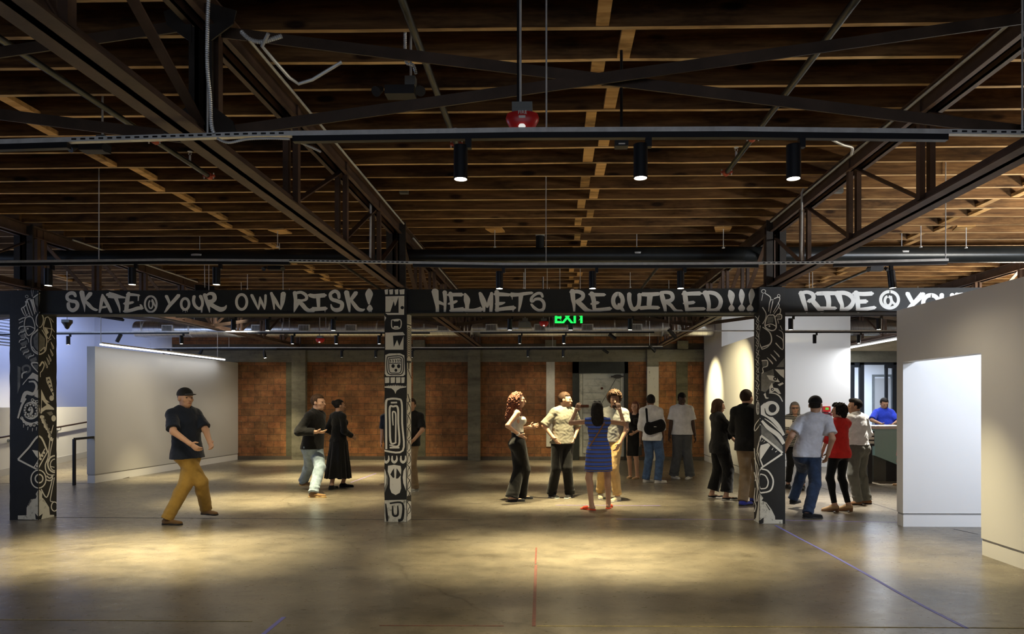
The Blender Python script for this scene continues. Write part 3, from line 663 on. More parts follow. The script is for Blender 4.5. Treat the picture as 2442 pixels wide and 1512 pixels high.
def art(t, c, edge, side, items, cropmap, mats=('art_white', 'black_column_paint', 'art_grey', 'base_paint')):
    B = {m: mb() for m in mats}
    for n, (kind, mi, data) in enumerate(items):
        if mi == 1: lay = 5+(n % 4)*.25
        elif mi == 2: lay = 0
        else: lay = 2+(n % 5)*.3
        if mi == 4: mi = 0; lay = 8+(n % 5)*.2
        m_ = B[mats[mi]]; g = cropmap(data[0]); fm = face_map(c, edge, side, lay)
        if kind == 's':
            pts = [(*g(p[0], p[1]), p[2]*g.k) for p in data[1:]]
            # split the stroke where it crosses the arris
            tmp = mb()
            def fm2(x, y): return (x, y, 0)
            ribbon(tmp, pts, fm2)
            for f in tmp.f:
                q = [tmp.v[i][:2] for i in f]
                for keep in (-1, 1):
                    r = clip_x(q, edge, keep)
                    if len(r) > 2:
                        e2 = edge-.01 if (keep < 0) else edge+.01
                        r = [((min(x, e2) if keep < 0 else max(x, e2)), y) for x, y in r]
                        m_.add([fm(*p) for p in r], [tuple(range(len(r)))])
        else:
            poly = [g(*p) for p in data[1:]]
            for keep in (-1, 1):
                r = clip_x(poly, edge, keep)
                if len(r) > 2:
                    e2 = edge-.01 if (keep < 0) else edge+.01
                    r = [((min(x, e2) if keep < 0 else max(x, e2)), y) for x, y in r]
                    m_.add([fm(*p) for p in r], [tuple(range(len(r)))])
    for k, m_ in B.items():
        if m_.f:
            o = m_.build('painted_artwork', k, t)
            bm = bmesh.new(); bm.from_mesh(o.data); bmesh.ops.triangulate(bm, faces=[f for f in bm.faces if len(f.verts) > 4]); bm.to_mesh(o.data); bm.free()
class G:
    def __init__(s, ox, oy, k): s.o = (ox, oy); s.k = 1/k
    def __call__(s, x, y): return (s.o[0]+x*s.k, s.o[1]+y*s.k)
def circ(c, cx, cy, rx, ry, w, a0=0, a1=360): return (c, *ell(cx, cy, rx, ry, w, a0, a1, 14))
def disc(c, cx, cy, rx, ry=None, n=12):
    ry = ry or rx; return (c, *[(cx+rx*math.cos(2*math.pi*i/n), cy+ry*math.sin(2*math.pi*i/n)) for i in range(n)])
S, P_ = 's', 'p'
# middle column
mid = column(CM, 'middle painted column with stacked black and white block faces and maze pattern')
crM = {'a': G(880, 680, 5.4), 'b': G(880, 950, 5.04)}
it = []
for x0, x1 in ((200, 245), (258, 310), (330, 378), (390, 458)): it.append((P_, 0, ('a', (x0, 60), (x1, 52), (x1-3, 118), (x0+8, 120))))
it += [(P_, 0, ('a', (212, 145), (455, 138), (452, 382), (240, 384), (212, 360))), (P_, 1, ('a', (270, 355), (300, 265), (318, 205), (333, 270), (345, 255), (380, 150), (382, 355))), (P_, 1, ('a', (200, 345), (380, 345), (382, 358), (200, 358))),
 (P_, 1, disc('a', 428, 290, 22)), (P_, 0, ('a', (187, 390), (222, 420), (200, 470), (198, 590), (186, 590))),
 (S, 0, ('a', (290, 450, 14), (405, 448, 14), (400, 552, 14), (300, 552, 14), (290, 450, 14))), (P_, 0, ('a', (310, 452), (390, 448), (375, 466), (325, 468))), (P_, 0, ('a', (310, 552), (390, 552), (375, 528), (325, 526))),
 (P_, 0, ('a', (210, 612), (440, 604), (470, 640), (445, 645), (443, 832), (210, 832))), (P_, 1, ('a', (308, 652), (450, 645), (390, 785), (362, 705), (318, 798))), (P_, 1, ('a', (436, 604), (440, 595), (480, 645), (462, 640))),
 (P_, 0, ('a', (210, 900), (260, 880), (400, 878), (455, 905), (466, 1150), (440, 1172), (225, 1172), (205, 1140))),
 (S, 1, ('a', (235, 925, 12), (330, 912, 12), (432, 925, 12), (444, 1040, 12), (425, 1140, 12), (330, 1152, 12), (245, 1135, 12), (228, 1030, 12), (235, 925, 12))),
 (S, 1, ('a', (258, 945, 11), (340, 938, 11), (412, 945, 11), (420, 1040, 11), (402, 1125, 11), (330, 1132, 11), (268, 1120, 11), (255, 1030, 11), (258, 945, 11))),
 (S, 1, ('a', (262, 1008, 9), (410, 1006, 9))), (P_, 1, disc('a', 310, 1042, 22, 24)), (P_, 1, disc('a', 382, 1044, 22, 26)), (P_, 1, disc('a', 346, 1096, 18, 20))]
for x in (275, 308, 340, 372, 398): it.append((S, 1, ('a', (x-5, 958, 9), (x+4, 975, 10), (x, 1000, 5))))
for x0 in (205, 277, 347, 415): it.append((P_, 0, ('a', (x0, 1188), (x0+58 if x0 < 400 else 460, 1186), (x0+56 if x0 < 400 else 455, 1258), (x0+2, 1262))))
it += [(P_, 0, ('a', (190, 1305), (250, 1290), (340, 1282), (478, 1300), (478, 1316), (400, 1330), (355, 1360), (340, 1400), (325, 1360), (290, 1330), (190, 1320)))]
for k in range(13): it.append((P_, 1, disc('a', 198+k*22, 1300-10*math.sin(k/12*3.1), 7, 9)))
it += [(S, 0, ('b', (175, 628, 22), (405, 628, 22), (398, 300, 22), (392, 50, 22), (345, 8, 24), (245, 8, 24), (205, 50, 26), (205, 300, 24), (208, 610, 24))),
 (S, 0, ('b', (262, 52, 20), (338, 50, 20))), (S, 0, ('b', (330, 530, 16), (262, 530, 24), (250, 300, 22), (250, 110, 24), (290, 98, 22), (345, 110, 24), (352, 300, 22), (360, 560, 22), (245, 560, 14))),
 (S, 0, ('b', (290, 325, 12), (284, 240, 16), (284, 170, 18), (300, 160, 18), (320, 185, 18), (322, 300, 18), (320, 530, 18))), (S, 0, ('b', (248, 592, 20), (365, 592, 20)))]
for cx in (208, 305, 410): it.append((S, 0, ('b', (cx-26, 690, 12), (cx-26, 745, 26), (cx, 768, 32), (cx+28, 740, 24), (cx+28, 688, 10))))
it += [(P_, 0, ('b', (228, 810), (300, 798), (380, 812), (388, 860), (380, 960), (386, 1080), (370, 1135), (320, 1162), (270, 1135), (250, 1080), (250, 960), (225, 880))),
 (P_, 1, ('b', (300, 840), (306, 950), (290, 958), (256, 915), (280, 870))), (P_, 1, ('b', (332, 840), (324, 965), (350, 962), (384, 920), (358, 875))),
 (P_, 0, ('b', (172, 845), (200, 880), (210, 940), (205, 1020), (176, 1075))), (P_, 2, ('b', (215, 900), (232, 960), (228, 1030), (178, 1140), (176, 1090))),
 (P_, 0, ('b', (444, 825), (415, 870), (405, 950), (412, 1020), (444, 1110))),
 (P_, 3, ('b', (178, 1225), (448, 1218), (450, 1488), (178, 1490))), (S, 1, ('b', (200, 1265, 14), (215, 1420, 30), (220, 1480, 20))), (S, 1, ('b', (250, 1262, 20), (400, 1262, 24), (400, 1440, 34), (350, 1470, 30))),
 (S, 1, ('b', (285, 1290, 14), (290, 1400, 26), (345, 1400, 26), (345, 1290, 14)))]
# right-hand side face of the middle column
it += [(P_, 0, ('a', (484, 380), (545, 380), (545, 1512), (484, 1512))), (P_, 0, ('b', (450, 0), (506, 0), (506, 1490), (452, 1490)))]
for x in (500, 515, 530): it.append((S, 1, ('a', (x, 385, 4), (x, 490, 4))))
it.append((S, 1, ('a', (484, 500, 14), (545, 520, 14))))
for k in range(14): it.append((S, 1, ('a', (486, 560+k*28+20, 6), (514, 540+k*28, 8), (544, 560+k*28+24, 6))))
it += [(S, 1, ('a', (486, 985, 26), (540, 990, 26))), (S, 1, ('a', (512, 1000, 18), (512, 1080, 12))), (S, 2, ('a', (484, 1300, 40), (545, 1270, 40))), (S, 1, ('a', (545, 1200, 9), (500, 1080, 9))), (S, 1, ('a', (500, 1400, 12), (530, 1510, 12)))]
for k in range(9): it.append((S, 1, ('b', (455, 40+k*150, 7), (490, 90+k*150, 9), (500, 150+k*150, 7), (470, 190+k*150, 8))))
for k in range(9): it.append((S, 1, ('b', (500, 10+k*160, 6), (470, 60+k*160, 8), (462, 140+k*160, 6))))
it.append((P_, 1, ('b', (452, 1180), (505, 1160), (505, 1240), (452, 1225))))
art(mid, CM, 970, 1, it, lambda k: crM[k])
# left column
lc = column(CL, 'left painted column with white horned beast head, spiral and diamond on black')
crL = {'a': G(0, 680, 5.4), 'b': G(0, 950, 5.04)}
it = [(S, 0, ('a', (345, 180, 14), (380, 280, 12), (420, 395, 8))), (S, 0, ('a', (395, 185, 30), (410, 220, 26), (450, 375, 8))), (S, 0, ('a', (425, 180, 16), (440, 250, 14), (465, 350, 8))),
 (S, 0, ('a', (328, 205, 14), (355, 310, 12), (390, 400, 8))), (S, 0, ('a', (275, 300, 16), (300, 360, 12), (330, 405, 8))), (S, 0, ('a', (300, 275, 12), (345, 400, 10))), (S, 0, ('a', (275, 300, 14), (330, 260, 14), (350, 190, 16), (395, 175, 12))),
 (S, 0, ('a', (425, 165, 14), (480, 125, 16), (530, 105, 18), (540, 150, 8))), (P_, 2, ('a', (450, 165), (530, 120), (500, 290), (455, 240))),
 (S, 0, circ('a', 345, 145, 18, 16, 5)), (S, 0, circ('a', 508, 82, 20, 18, 5)), (S, 0, circ('a', 368, 382, 14, 14, 4)), (S, 0, ('a', (400, 30, 4), (415, 150, 4), (430, 30, 4), (400, 30, 4))),
 (S, 0, ('a', (515, 345, 12), (470, 410, 12), (468, 500, 12), (512, 545, 10), (552, 495, 12), (555, 410, 12), (515, 345, 12))),
 (S, 0, ('a', (335, 420, 12), (375, 405, 12), (420, 430, 12), (450, 565, 12), (385, 640, 12), (350, 635, 12), (315, 540, 14), (320, 450, 12), (335, 420, 12))), (S, 0, ('a', (315, 540, 12), (380, 530, 10), (450, 560, 12))),
 (S, 0, ('a', (575, 430, 12), (620, 410, 12), (650, 470, 12), (665, 580, 12), (625, 690, 12), (580, 600, 12), (560, 540, 12), (585, 430, 12))), (P_, 0, ('a', (570, 550), (600, 560), (630, 610), (600, 640))), (S, 0, ('a', (570, 545, 10), (660, 565, 10))),
 (P_, 4, disc('a', 358, 560, 12)), (P_, 4, disc('a', 602, 572, 11)),
 (S, 0, ('a', (495, 565, 22), (455, 605, 16), (405, 660, 14), (400, 775, 14), (430, 850, 16), (510, 890, 18), (580, 850, 16), (595, 790, 14), (600, 690, 12), (540, 575, 10))), (P_, 2, ('a', (500, 600), (580, 690), (575, 790), (510, 860), (440, 790), (430, 680))),
 (S, 0, ('a', (415, 790, 12), (460, 850, 10), (510, 870, 14))), (S, 0, ('a', (520, 850, 12), (575, 800, 14), (570, 840, 10))), (S, 0, ('a', (318, 620, 10), (330, 670, 10), (360, 690, 10), (370, 740, 6))), (S, 0, ('a', (660, 690, 8), (625, 715, 8), (620, 740, 6))),
 (S, 0, ('a', (240, 450, 12), (290, 425, 14), (330, 415, 10))), (S, 0, ('a', (245, 490, 10), (300, 460, 10)))]
for k, (x, y) in enumerate([(240, 560), (240, 630), (245, 730), (262, 830), (300, 890), (365, 940)]):
    it += [(S, 0, ('a', (x, y+10, 10), (x+15, y-20, 14), (x+65, y-35, 12), (x+68, y-55, 8)))]
    it += [(P_, 2, ('a', (x+15, y+20), (x+100, y-20), (x+110, y+30), (x+40, y+60)))]
for x, y in ((655, 730), (645, 820), (620, 890), (600, 930), (575, 975)): it.append((S, 0, ('a', (x, y, 6), (x+35, y+70, 11), (x+25, y+90, 5), (x+2, y+8, 5))))
for x, y in ((650, 425), (665, 550), (670, 640)): it.append((S, 0, ('a', (x, y, 8), (x+38, y+55, 8))))
it += [(S, 0, ('a', (490, 1120, 14), (425, 1050, 16), (410, 1005, 20), (480, 1000, 18), (510, 1040, 16), (545, 990, 22), (570, 1030, 14), (545, 1100, 12), (520, 1130, 10), (520, 1185, 8))), (P_, 2, ('a', (430, 1020), (500, 1030), (500, 1090), (450, 1080))),
 (S, 2, circ('a', 340, 1080, 50, 45, 26)), (P_, 2, ('a', (225, 1040), (265, 1060), (260, 1300), (225, 1400))), (S, 0, ('a', (285, 1200, 16), (290, 1140, 20), (350, 1110, 10))),
 (P_, 0, ('a', (300, 1260), (420, 1125), (500, 1160), (500, 1245), (440, 1205), (360, 1205), (300, 1280), (285, 1290))), (S, 0, ('a', (370, 1245, 16), (440, 1245, 26), (470, 1310, 30), (430, 1400, 40), (330, 1390, 50), (280, 1512, 40))),
 (P_, 0, ('a', (440, 1430), (500, 1340), (505, 1450), (480, 1450))), (P_, 0, ('a', (590, 1190), (640, 1180), (660, 1230), (695, 1420), (690, 1440), (600, 1250))), (P_, 0, ('a', (530, 1340), (590, 1470), (640, 1512), (530, 1512))), (P_, 0, disc('a', 665, 1455, 30, 36))]
for x, y in ((625, 1225), (640, 1275), (660, 1325), (680, 1380)): it.append((S, 1, ('a', (x-15, y+15, 5), (x, y-12, 14), (x+14, y+10, 5))))
it += [(S, 0, ('b', (215, 240, 20), (260, 90, 26), (310, 0, 24))), (P_, 0, ('b', (500, 0), (650, 120), (560, 130), (485, 180))), (P_, 1, ('b', (505, 15), (560, 80), (500, 120))),
 (S, 0, ('b', (345, 150, 30), (370, 110, 30), (385, 160, 30), (340, 205, 34), (300, 160, 30), (320, 80, 34), (400, 60, 40), (455, 120, 40), (440, 200, 36), (370, 235, 40), (300, 210, 24)))]
for k in range(13): a = k*.55; r = 62+k*2.2; it.append((P_, 4, disc('b', 362+r*math.cos(a+2), 140+r*.9*math.sin(a+2), 13))); it.append((P_, 1, disc('b', 362+r*math.cos(a+2), 140+r*.9*math.sin(a+2), 19)))
it.append((S, 0, ('b', (262, 235, 26), (300, 285, 30), (380, 310, 32), (455, 285, 28))))
for x, y in ((262, 238), (290, 280), (320, 308), (368, 322), (410, 320), (452, 300), (445, 40), (455, 92), (412, 35), (390, 20)): it.append((S, 0, circ('b', x, y, 14, 14, 9)))
for x, y in ((285, 330), (337, 360), (392, 375), (440, 365)): it.append((S, 0, ('b', (x, y-18, 10), (x-4, y+22, 4))))
it += [(S, 0, ('b', (490, 180, 18), (530, 130, 20), (650, 130, 14))), (P_, 2, ('b', (560, 170), (620, 155), (640, 190), (600, 210))), (P_, 0, disc('b', 645, 240, 28, 38))]
for k in range(26): it.append((P_, 0, disc('b', 505+k*4.6+random.uniform(-12, 12), 215+k*11+random.uniform(-12, 12), 22-k*.35, 22)))
for k in range(16): it.append((S, 1, ('b', (515+k*6, 250+k*14, 4), (528+k*6, 238+k*14, 7), (541+k*6, 252+k*14, 4))))
it += [(S, 0, ('b', (215, 735, 22), (340, 600, 22), (475, 455, 22), (575, 650, 18))), (S, 0, ('b', (215, 735, 22), (330, 795, 20), (440, 850, 20))), (P_, 0, ('b', (385, 620), (465, 630), (492, 680), (458, 722), (430, 690))),
 (S, 0, ('b', (540, 605, 12), (470, 730, 12), (405, 835, 12))), (S, 0, ('b', (572, 640, 14), (510, 750, 14), (455, 850, 14)))]
for x, y in ((530, 655), (510, 690), (490, 730), (455, 785), (445, 815)): it.append((P_, 0, disc('b', x, y, 12, 15)))
it += [(S, 0, ('b', (640, 320, 8), (600, 500, 12), (580, 700, 14), (545, 800, 14), (560, 890, 14), (600, 920, 12), (655, 920, 12))), (S, 0, ('b', (640, 480, 8), (610, 620, 10), (590, 760, 10))), (S, 0, circ('b', 660, 790, 85, 100, 18, 90, 270)), (S, 0, circ('b', 660, 800, 55, 70, 12, 90, 270)), (S, 0, ('b', (600, 815, 10), (655, 830, 10))),
 (S, 0, circ('b', 463, 970, 90, 108, 14)), (S, 0, circ('b', 470, 965, 46, 50, 16)), (S, 0, ('b', (560, 930, 14), (600, 960, 16), (630, 930, 14))), (S, 0, ('b', (550, 975, 12), (600, 990, 14), (640, 960, 12))), (S, 0, ('b', (495, 1090, 12), (560, 1190, 14), (610, 1050, 12), (635, 930, 10))), (S, 0, ('b', (655, 950, 8), (620, 1130, 10), (605, 1230, 10), (640, 1240, 8))), (S, 0, circ('b', 655, 1300, 38, 55, 12)),
 (P_, 3, ('b', (320, 1315), (370, 1215), (430, 1205), (440, 1180), (430, 1150), (475, 1095), (510, 1130), (505, 1190), (530, 1215), (590, 1310), (600, 1400), (650, 1400), (652, 1450), (476, 1460), (215, 1455), (215, 1408), (318, 1405))), (P_, 1, ('b', (420, 1380), (465, 1420), (515, 1385), (495, 1455), (430, 1455))), (S, 1, ('b', (375, 1220, 8), (340, 1290, 8)))]
art(lc, CL, 93, 1, it, lambda k: crL[k])
# right column
rc = column(CR, 'right painted column with white horned mask, big eye and bow tie shape on black')
crR = {'a': G(1770, 680, 5.4), 'b': G(1770, 950, 4.877)}
it = [(S, 0, circ('a', 275, 80, 26, 24, 7)), (S, 0, circ('a', 470, 140, 17, 20, 6)), (S, 0, ('a', (295, 105, 12), (365, 160, 12), (350, 240, 10), (340, 340, 8))), (S, 0, ('a', (365, 190, 10), (405, 190, 10))), (S, 0, ('a', (395, 205, 12), (375, 300, 10), (360, 365, 8))), (S, 0, ('a', (410, 175, 12), (470, 155, 12), (480, 200, 10), (400, 350, 10))),
 (S, 0, ('a', (460, 225, 8), (475, 270, 10), (410, 370, 8))), (S, 0, ('a', (475, 290, 14), (495, 320, 12), (485, 370, 12))), (S, 0, ('a', (265, 115, 8), (250, 200, 6))),
 (S, 0, ('a', (260, 285, 14), (305, 360, 10), (300, 430, 8), (262, 500, 10))), (S, 0, ('a', (375, 385, 14), (415, 400, 14), (438, 545, 14), (378, 585, 14), (295, 530, 16), (325, 400, 12), (375, 385, 14))), (S, 0, ('a', (300, 520, 14), (370, 500, 10), (435, 530, 12))), (P_, 4, disc('a', 350, 528, 12)),
 (S, 0, ('a', (425, 410, 10), (460, 375, 12), (505, 385, 14), (500, 435, 12), (450, 435, 8))), (P_, 2, ('a', (330, 405), (405, 405), (400, 480), (320, 490))), (P_, 2, ('a', (435, 410), (470, 380), (495, 400), (480, 430))),
 (S, 0, ('a', (262, 540, 12), (350, 605, 14), (378, 690, 16), (355, 760, 16), (255, 800, 14))), (S, 0, ('a', (262, 825, 12), (320, 800, 10), (365, 755, 12))), (S, 0, ('a', (232, 520, 10), (218, 650, 10), (222, 740, 10), (258, 830, 12))),
 (S, 0, ('a', (440, 645, 10), (520, 705, 10), (520, 830, 10), (430, 745, 14))), (S, 0, ('a', (470, 575, 6), (525, 620, 8), (530, 760, 8))), (S, 0, ('a', (455, 440, 8), (470, 495, 6))), (S, 0, ('a', (490, 520, 8), (515, 580, 6)))]
for x, y in ((405, 840), (365, 890), (320, 930)): it.append((S, 0, ('a', (x, y, 6), (x+60, y+60, 12), (x+70, y+85, 5), (x+5, y+8, 5))))
it += [(P_, 2, ('a', (250, 960), (320, 965), (325, 1030), (262, 1060))), (S, 0, ('a', (250, 975, 12), (320, 970, 12), (322, 1040, 14), (265, 1065, 10), (270, 1120, 14), (250, 1135, 10))),
 (P_, 2, ('a', (440, 1055), (540, 940), (540, 1055))), (P_, 0, ('a', (420, 1085), (540, 1085), (540, 1200), (490, 1160))), (P_, 2, ('a', (245, 1140), (400, 1080), (420, 1250), (300, 1380), (245, 1360))),
 (P_, 0, ('a', (315, 1160), (390, 1165), (450, 1195), (485, 1250), (430, 1245), (350, 1220))), (P_, 1, disc('a', 425, 1205, 26)), (P_, 4, disc('a', 425, 1205, 9)),
 (P_, 0, ('a', (385, 1255), (350, 1310), (350, 1390), (370, 1390), (420, 1360), (470, 1400), (500, 1400), (460, 1330), (400, 1320))), (P_, 1, disc('a', 388, 1342, 20)), (P_, 4, disc('a', 390, 1342, 9)), (P_, 0, ('a', (455, 1280), (520, 1250), (535, 1270), (480, 1300))),
 (P_, 0, ('a', (275, 1405), (300, 1385), (310, 1440), (345, 1455), (320, 1465), (300, 1460))), (S, 0, ('a', (345, 1390, 10), (420, 1395, 14), (480, 1430, 16), (520, 1500, 12)))]
it += [(P_, 0, disc('b', 335, 115, 98, 85, 20)), (P_, 0, ('b', (215, 90), (260, 50), (250, 180), (217, 180))), (P_, 1, disc('b', 352, 116, 46, 50, 18)), (S, 1, ('b', (262, 115, 6), (280, 180, 16), (340, 210, 16), (400, 195, 5))),
 (S, 0, ('b', (225, 170, 40), (320, 220, 44), (420, 320, 44), (484, 430, 30))), (S, 0, ('b', (228, 260, 26), (300, 340, 44), (420, 430, 50), (484, 530, 40))), (S, 0, ('b', (260, 235, 6), (350, 300, 16), (460, 410, 8))), (P_, 2, ('b', (220, 300), (330, 400), (470, 560), (470, 620), (340, 540), (222, 430))),
 (S, 0, ('b', (218, 432, 26), (345, 530, 24), (470, 635, 24))), (S, 0, ('b', (465, 645, 22), (340, 730, 20), (218, 812, 18))), (P_, 0, ('b', (215, 545), (300, 520), (328, 545), (250, 660), (215, 715), (190, 640))), (S, 0, ('b', (218, 440, 18), (175, 600, 12), (190, 660, 12), (240, 790, 16))),
 (S, 0, ('b', (225, 500, 6), (245, 480, 4))), (S, 0, ('b', (345, 600, 10), (362, 575, 4))), (S, 0, ('b', (385, 625, 10), (408, 608, 4))), (S, 0, ('b', (250, 510, 6), (268, 492, 4))),
 (S, 0, ('b', (215, 820, 14), (300, 845, 18), (360, 950, 18), (330, 1070, 18), (215, 1100, 16))), (S, 0, ('b', (212, 880, 12), (270, 900, 14), (302, 970, 14), (280, 1040, 14), (215, 1052, 12))), (S, 0, ('b', (212, 820, 10), (180, 920, 10), (185, 1030, 10), (212, 1100, 10))), (S, 0, ('b', (210, 880, 8), (192, 960, 8), (210, 1050, 8))),
 (P_, 3, ('b', (205, 1105), (245, 1160), (225, 1190), (280, 1210), (340, 1290), (380, 1370), (384, 1410), (470, 1412), (470, 1465), (212, 1475), (150, 1460), (130, 1420), (160, 1390), (180, 1270))), (P_, 1, ('b', (192, 1430), (235, 1395), (250, 1385), (248, 1450), (225, 1475), (205, 1472))), (S, 1, ('b', (275, 1225, 8), (320, 1300, 12))), (S, 0, ('b', (205, 1105, 10), (172, 1200, 8)))]
# narrow left side face of the right column
for k in range(12): it.append((S, 0, ('a', (165+(k % 3)*6, 400+k*92, 8), (195, 430+k*92, 10), (185, 470+k*92, 8), (212, 480+k*92, 8))))
for k in range(9): it.append((S, 0, ('a', (225-(k % 2)*10, 380+k*110, 7), (205, 440+k*110, 9), (228, 475+k*110, 7))))
it += [(S, 0, circ('b', 182, 115, 16, 70, 10)), (S, 0, ('b', (182, 60, 6), (182, 170, 6))), (S, 0, ('b', (165, 115, 6), (200, 115, 6))), (S, 0, ('b', (210, 230, 10), (150, 310, 10), (148, 380, 10), (212, 300, 12))), (S, 0, ('b', (140, 580, 10), (155, 760, 10), (165, 900, 10), (150, 960, 10))), (S, 0, ('b', (140, 690, 10), (180, 800, 8), (180, 900, 8))), (S, 0, ('b', (165, 640, 6), (205, 780, 6))), (S, 0, ('b', (140, 860, 12), (160, 940, 10), (175, 1060, 8), (160, 1200, 8))), (S, 0, ('b', (150, 1040, 6), (140, 1180, 10), (160, 1250, 8), (142, 1320, 12)))]
art(rc, CR, 1812, -1, it, lambda k: crR[k])
# ---------------------------------------------------------------- track lighting
ZTK = 3.12
lens_on = emit('lamp_lens', (1, .86, .62), 60); lens_dim = emit('lamp_lens_low', (1, .9, .72), 12); 
plain('lens_off', (.12, .11, .10), .3)
def track(name, Y, pts, blacks, rods, label, perf=True):
    """galvanised strut with black track sections under it; pts: picture marks of the strut line"""
    P = [PY(x, y, Y) for x, y in pts]
    def zat(x):
        q = [PY(a, b, Y) for a, b in pts]
        for i in range(len(q)-1):
            if q[i].x <= x <= q[i+1].x or i == len(q)-2: t = (x-q[i].x)/(q[i+1].x-q[i].x); return q[i].z+t*(q[i+1].z-q[i].z)
    t = thing(name, P[0], label, 'track light rail', 'lighting tracks')
    m_ = mb()
    for i in range(len(P)-1):
        a, b = P[i], P[i+1]
        m_.bar(a+Vector((0, -.018, -.001)), b+Vector((0, -.018, -.001)), .003, .026).bar(a+Vector((0, .018, 0)), b+Vector((0, .018, 0)), .003, .022).bar(a+Vector((0, 0, -.010)), b+Vector((0, 0, -.010)), .041, .003)
    n0 = len(m_.f)
    if perf and Y < 9:
        bk = [(PY(x0, pts[0][1], Y).x, PY(x1, pts[0][1], Y).x) for x0, x1 in blacks]
        for i in range(len(P)-1):
            n = int((P[i+1].x-P[i].x)/.05)
            for k in range(n):
                p = P[i].lerp(P[i+1], (k+.5)/n)
                if not any(u-.02 < p.x < v+.02 for u, v in bk): m_.box((p.x-.014, p.y-.0205, p.z-.005), (p.x+.014, p.y-.0194, p.z+.005))
    st = m_.build('strut_channel', 'galvanized', t); st.data.materials.append(MAT['black_metal'])
    for pl in st.data.polygons:
        if pl.index >= n0: pl.material_index = 1
    for x0, x1 in blacks:
        a = PY(x0, pts[0][1], Y).x; b = PY(x1, pts[0][1], Y).x; za, zb = zat(a), zat(b)
        seg = [Vector((a, Y, za-.030))]+[Vector((p.x, Y, p.z-.030)) for p in P if a < p.x < b]+[Vector((b, Y, zb-.030))]
        m_ = mb()
        for i in range(len(seg)-1): m_.bar(seg[i], seg[i+1], .036, .032)
        m_.build('track_section', 'black_metal', t)
    for x, ytop in rods:
        X = PY(x, pts[0][1], Y).x
        mb().cyl((X, Y, zat(X)-.01), (X, Y, ZD+.01), .005, n=8).build('hanger_rod', 'galvanized', t, True)
    return zat
def can(row, Y, x, zat, idx, kind='on', tilt=0, yaw=0, power=1.0, size=52, aim=None, lab=None):
    X = PY(x, YH-1600*(zat(0)-HC)/Y if False else 700, Y).x
    z0 = zat(X)-.040
    label = lab or 'black cylinder spotlight on the %s track, %s from the left' % (row, ordn(idx))
    t = thing('track_spotlight', (X, Y, z0), label, 'spotlight', 'black cylinder track spotlights')
    mb().box((X+.005, Y-.017, z0-.055), (X+.038, Y+.017, z0)).build('track_adapter', 'black_metal', t)
    R = .039; L = .185; c0 = Vector((X+(-.022 if not tilt else 0.02), Y, z0-.04 if not tilt else z0-.06))
    d = Vector((math.sin(math.radians(tilt))*math.cos(math.radians(yaw)), math.sin(math.radians(tilt))*math.sin(math.radians(yaw)), -math.cos(math.radians(tilt))))
    if tilt > 20: c0 = c0 - d*.06
    e = c0+d*L
    mb().cyl(c0, e, R, n=24, cap=False).cyl(c0, c0+d*.004, R, n=24).cyl(e-d*.02, e-d*.016, R-.001, n=24).cyl(c0, e, R-.004, n=24, cap=False).build('lamp_housing', 'black_metal', t, True)
    mb().cyl(e-d*.012, e-d*.004, R-.006, n=20).build('lamp_lens', {'on': 'lamp_lens', 'low': 'lamp_lens_low', 'off': 'lens_off'}[kind], t)
    if kind != 'off' or aim:
        light('lamp_bulb', 'SPOT', e+d*.004, SPOT_W*power, (WARM if x < 1850 or Y < 9 else NEUT), t, aim=(e+d if aim is None else aim), size=size+7, blend=1, rad=.03)
        light('lamp_spill', 'SPOT', e+d*.005, SPOT_W*power*.07, (1, .86, .60), t, aim=(e+d if aim is None else aim), size=158, blend=1, rad=.03)
z1 = track('lighting_track', 3.72, [(-20, 341), (600, 322), (1240, 312), (1750, 310), (2260, 316), (2470, 319)], [(-20, 165), (700, 2258)], [(495, 0), (1303, 0), (2438, 0)],
           'nearest lighting track on a slotted galvanized channel across the top of the photo')
for i, x in enumerate((1108, 1537, 1902)): can('nearest', 3.72, x, z1, i+1, power=.3, size=60)
z2 = track('lighting_track', 7.2, [(-20, 625), (400, 620), (700, 622), (1200, 630), (1700, 629), (2000, 626), (2260, 620)], [(-20, 690), (985, 1808), (1988, 2258)], [(236, 425), (1302, 420), (2255, 420)],
           'second lighting track, hanging just in front of the painted beam')
for i, (x, p) in enumerate(((120, 1), (320, 1.1), (521, 1.1), (1196, 1.1), (1418, 1.1), (1628, 1.1), (2120, .55))):
    can('second', 7.2, x, z2, i+1, power=p, tilt=(6 if x == 2120 else 0), size=54)
z3 = track('lighting_track', 11.03, [(420, 751), (1240, 749), (2180, 747)], [(420, 2180)], [(498, 600), (675, 600), (1305, 600), (1930, 600)],
           'third lighting track, just behind and below the painted beam')
for i, x in enumerate((560, 641, 798, 1219, 1364, 1506, 1889, 2099)): can('third', 11.03, x, z3, i+1, power=.95, size=52)
z4 = track('lighting_track', 14.4, [(-60, 796), (130, 793), (450, 791), (1080, 791), (1640, 789), (2160, 789)], [(-60, 450), (590, 1025), (1145, 1560), (1870, 2160)], [(335, 740), (1310, 740), (1820, 740), (690, 740)],
           'fourth lighting track, crossing in front of the silver duct')
for i, (x, k, tl, yw) in enumerate(((165, 'on', 0, 0), (283, 'off', 28, 180), (435, 'on', 0, 0), (700, 'on', 0, 0), (804, 'on', 0, 0), (907, 'on', 0, 0), (1242, 'low', 0, 0), (1347, 'on', 0, 0), (1455, 'off', 55, 0), (1945, 'off', 0, 0), (2050, 'on', 0, 0))):
    can('fourth', 14.4, x, z4, i+1, k, tl, yw, power=(.9 if k == 'on' else .35), size=50)
z5 = track('lighting_track', 18.1, [(345, 830), (540, 829), (1080, 829), (1580, 826)], [(345, 660), (1180, 1580)], [(358, 740), (546, 740), (1318, 740)],
           'farthest lighting track, close to the brick back wall')
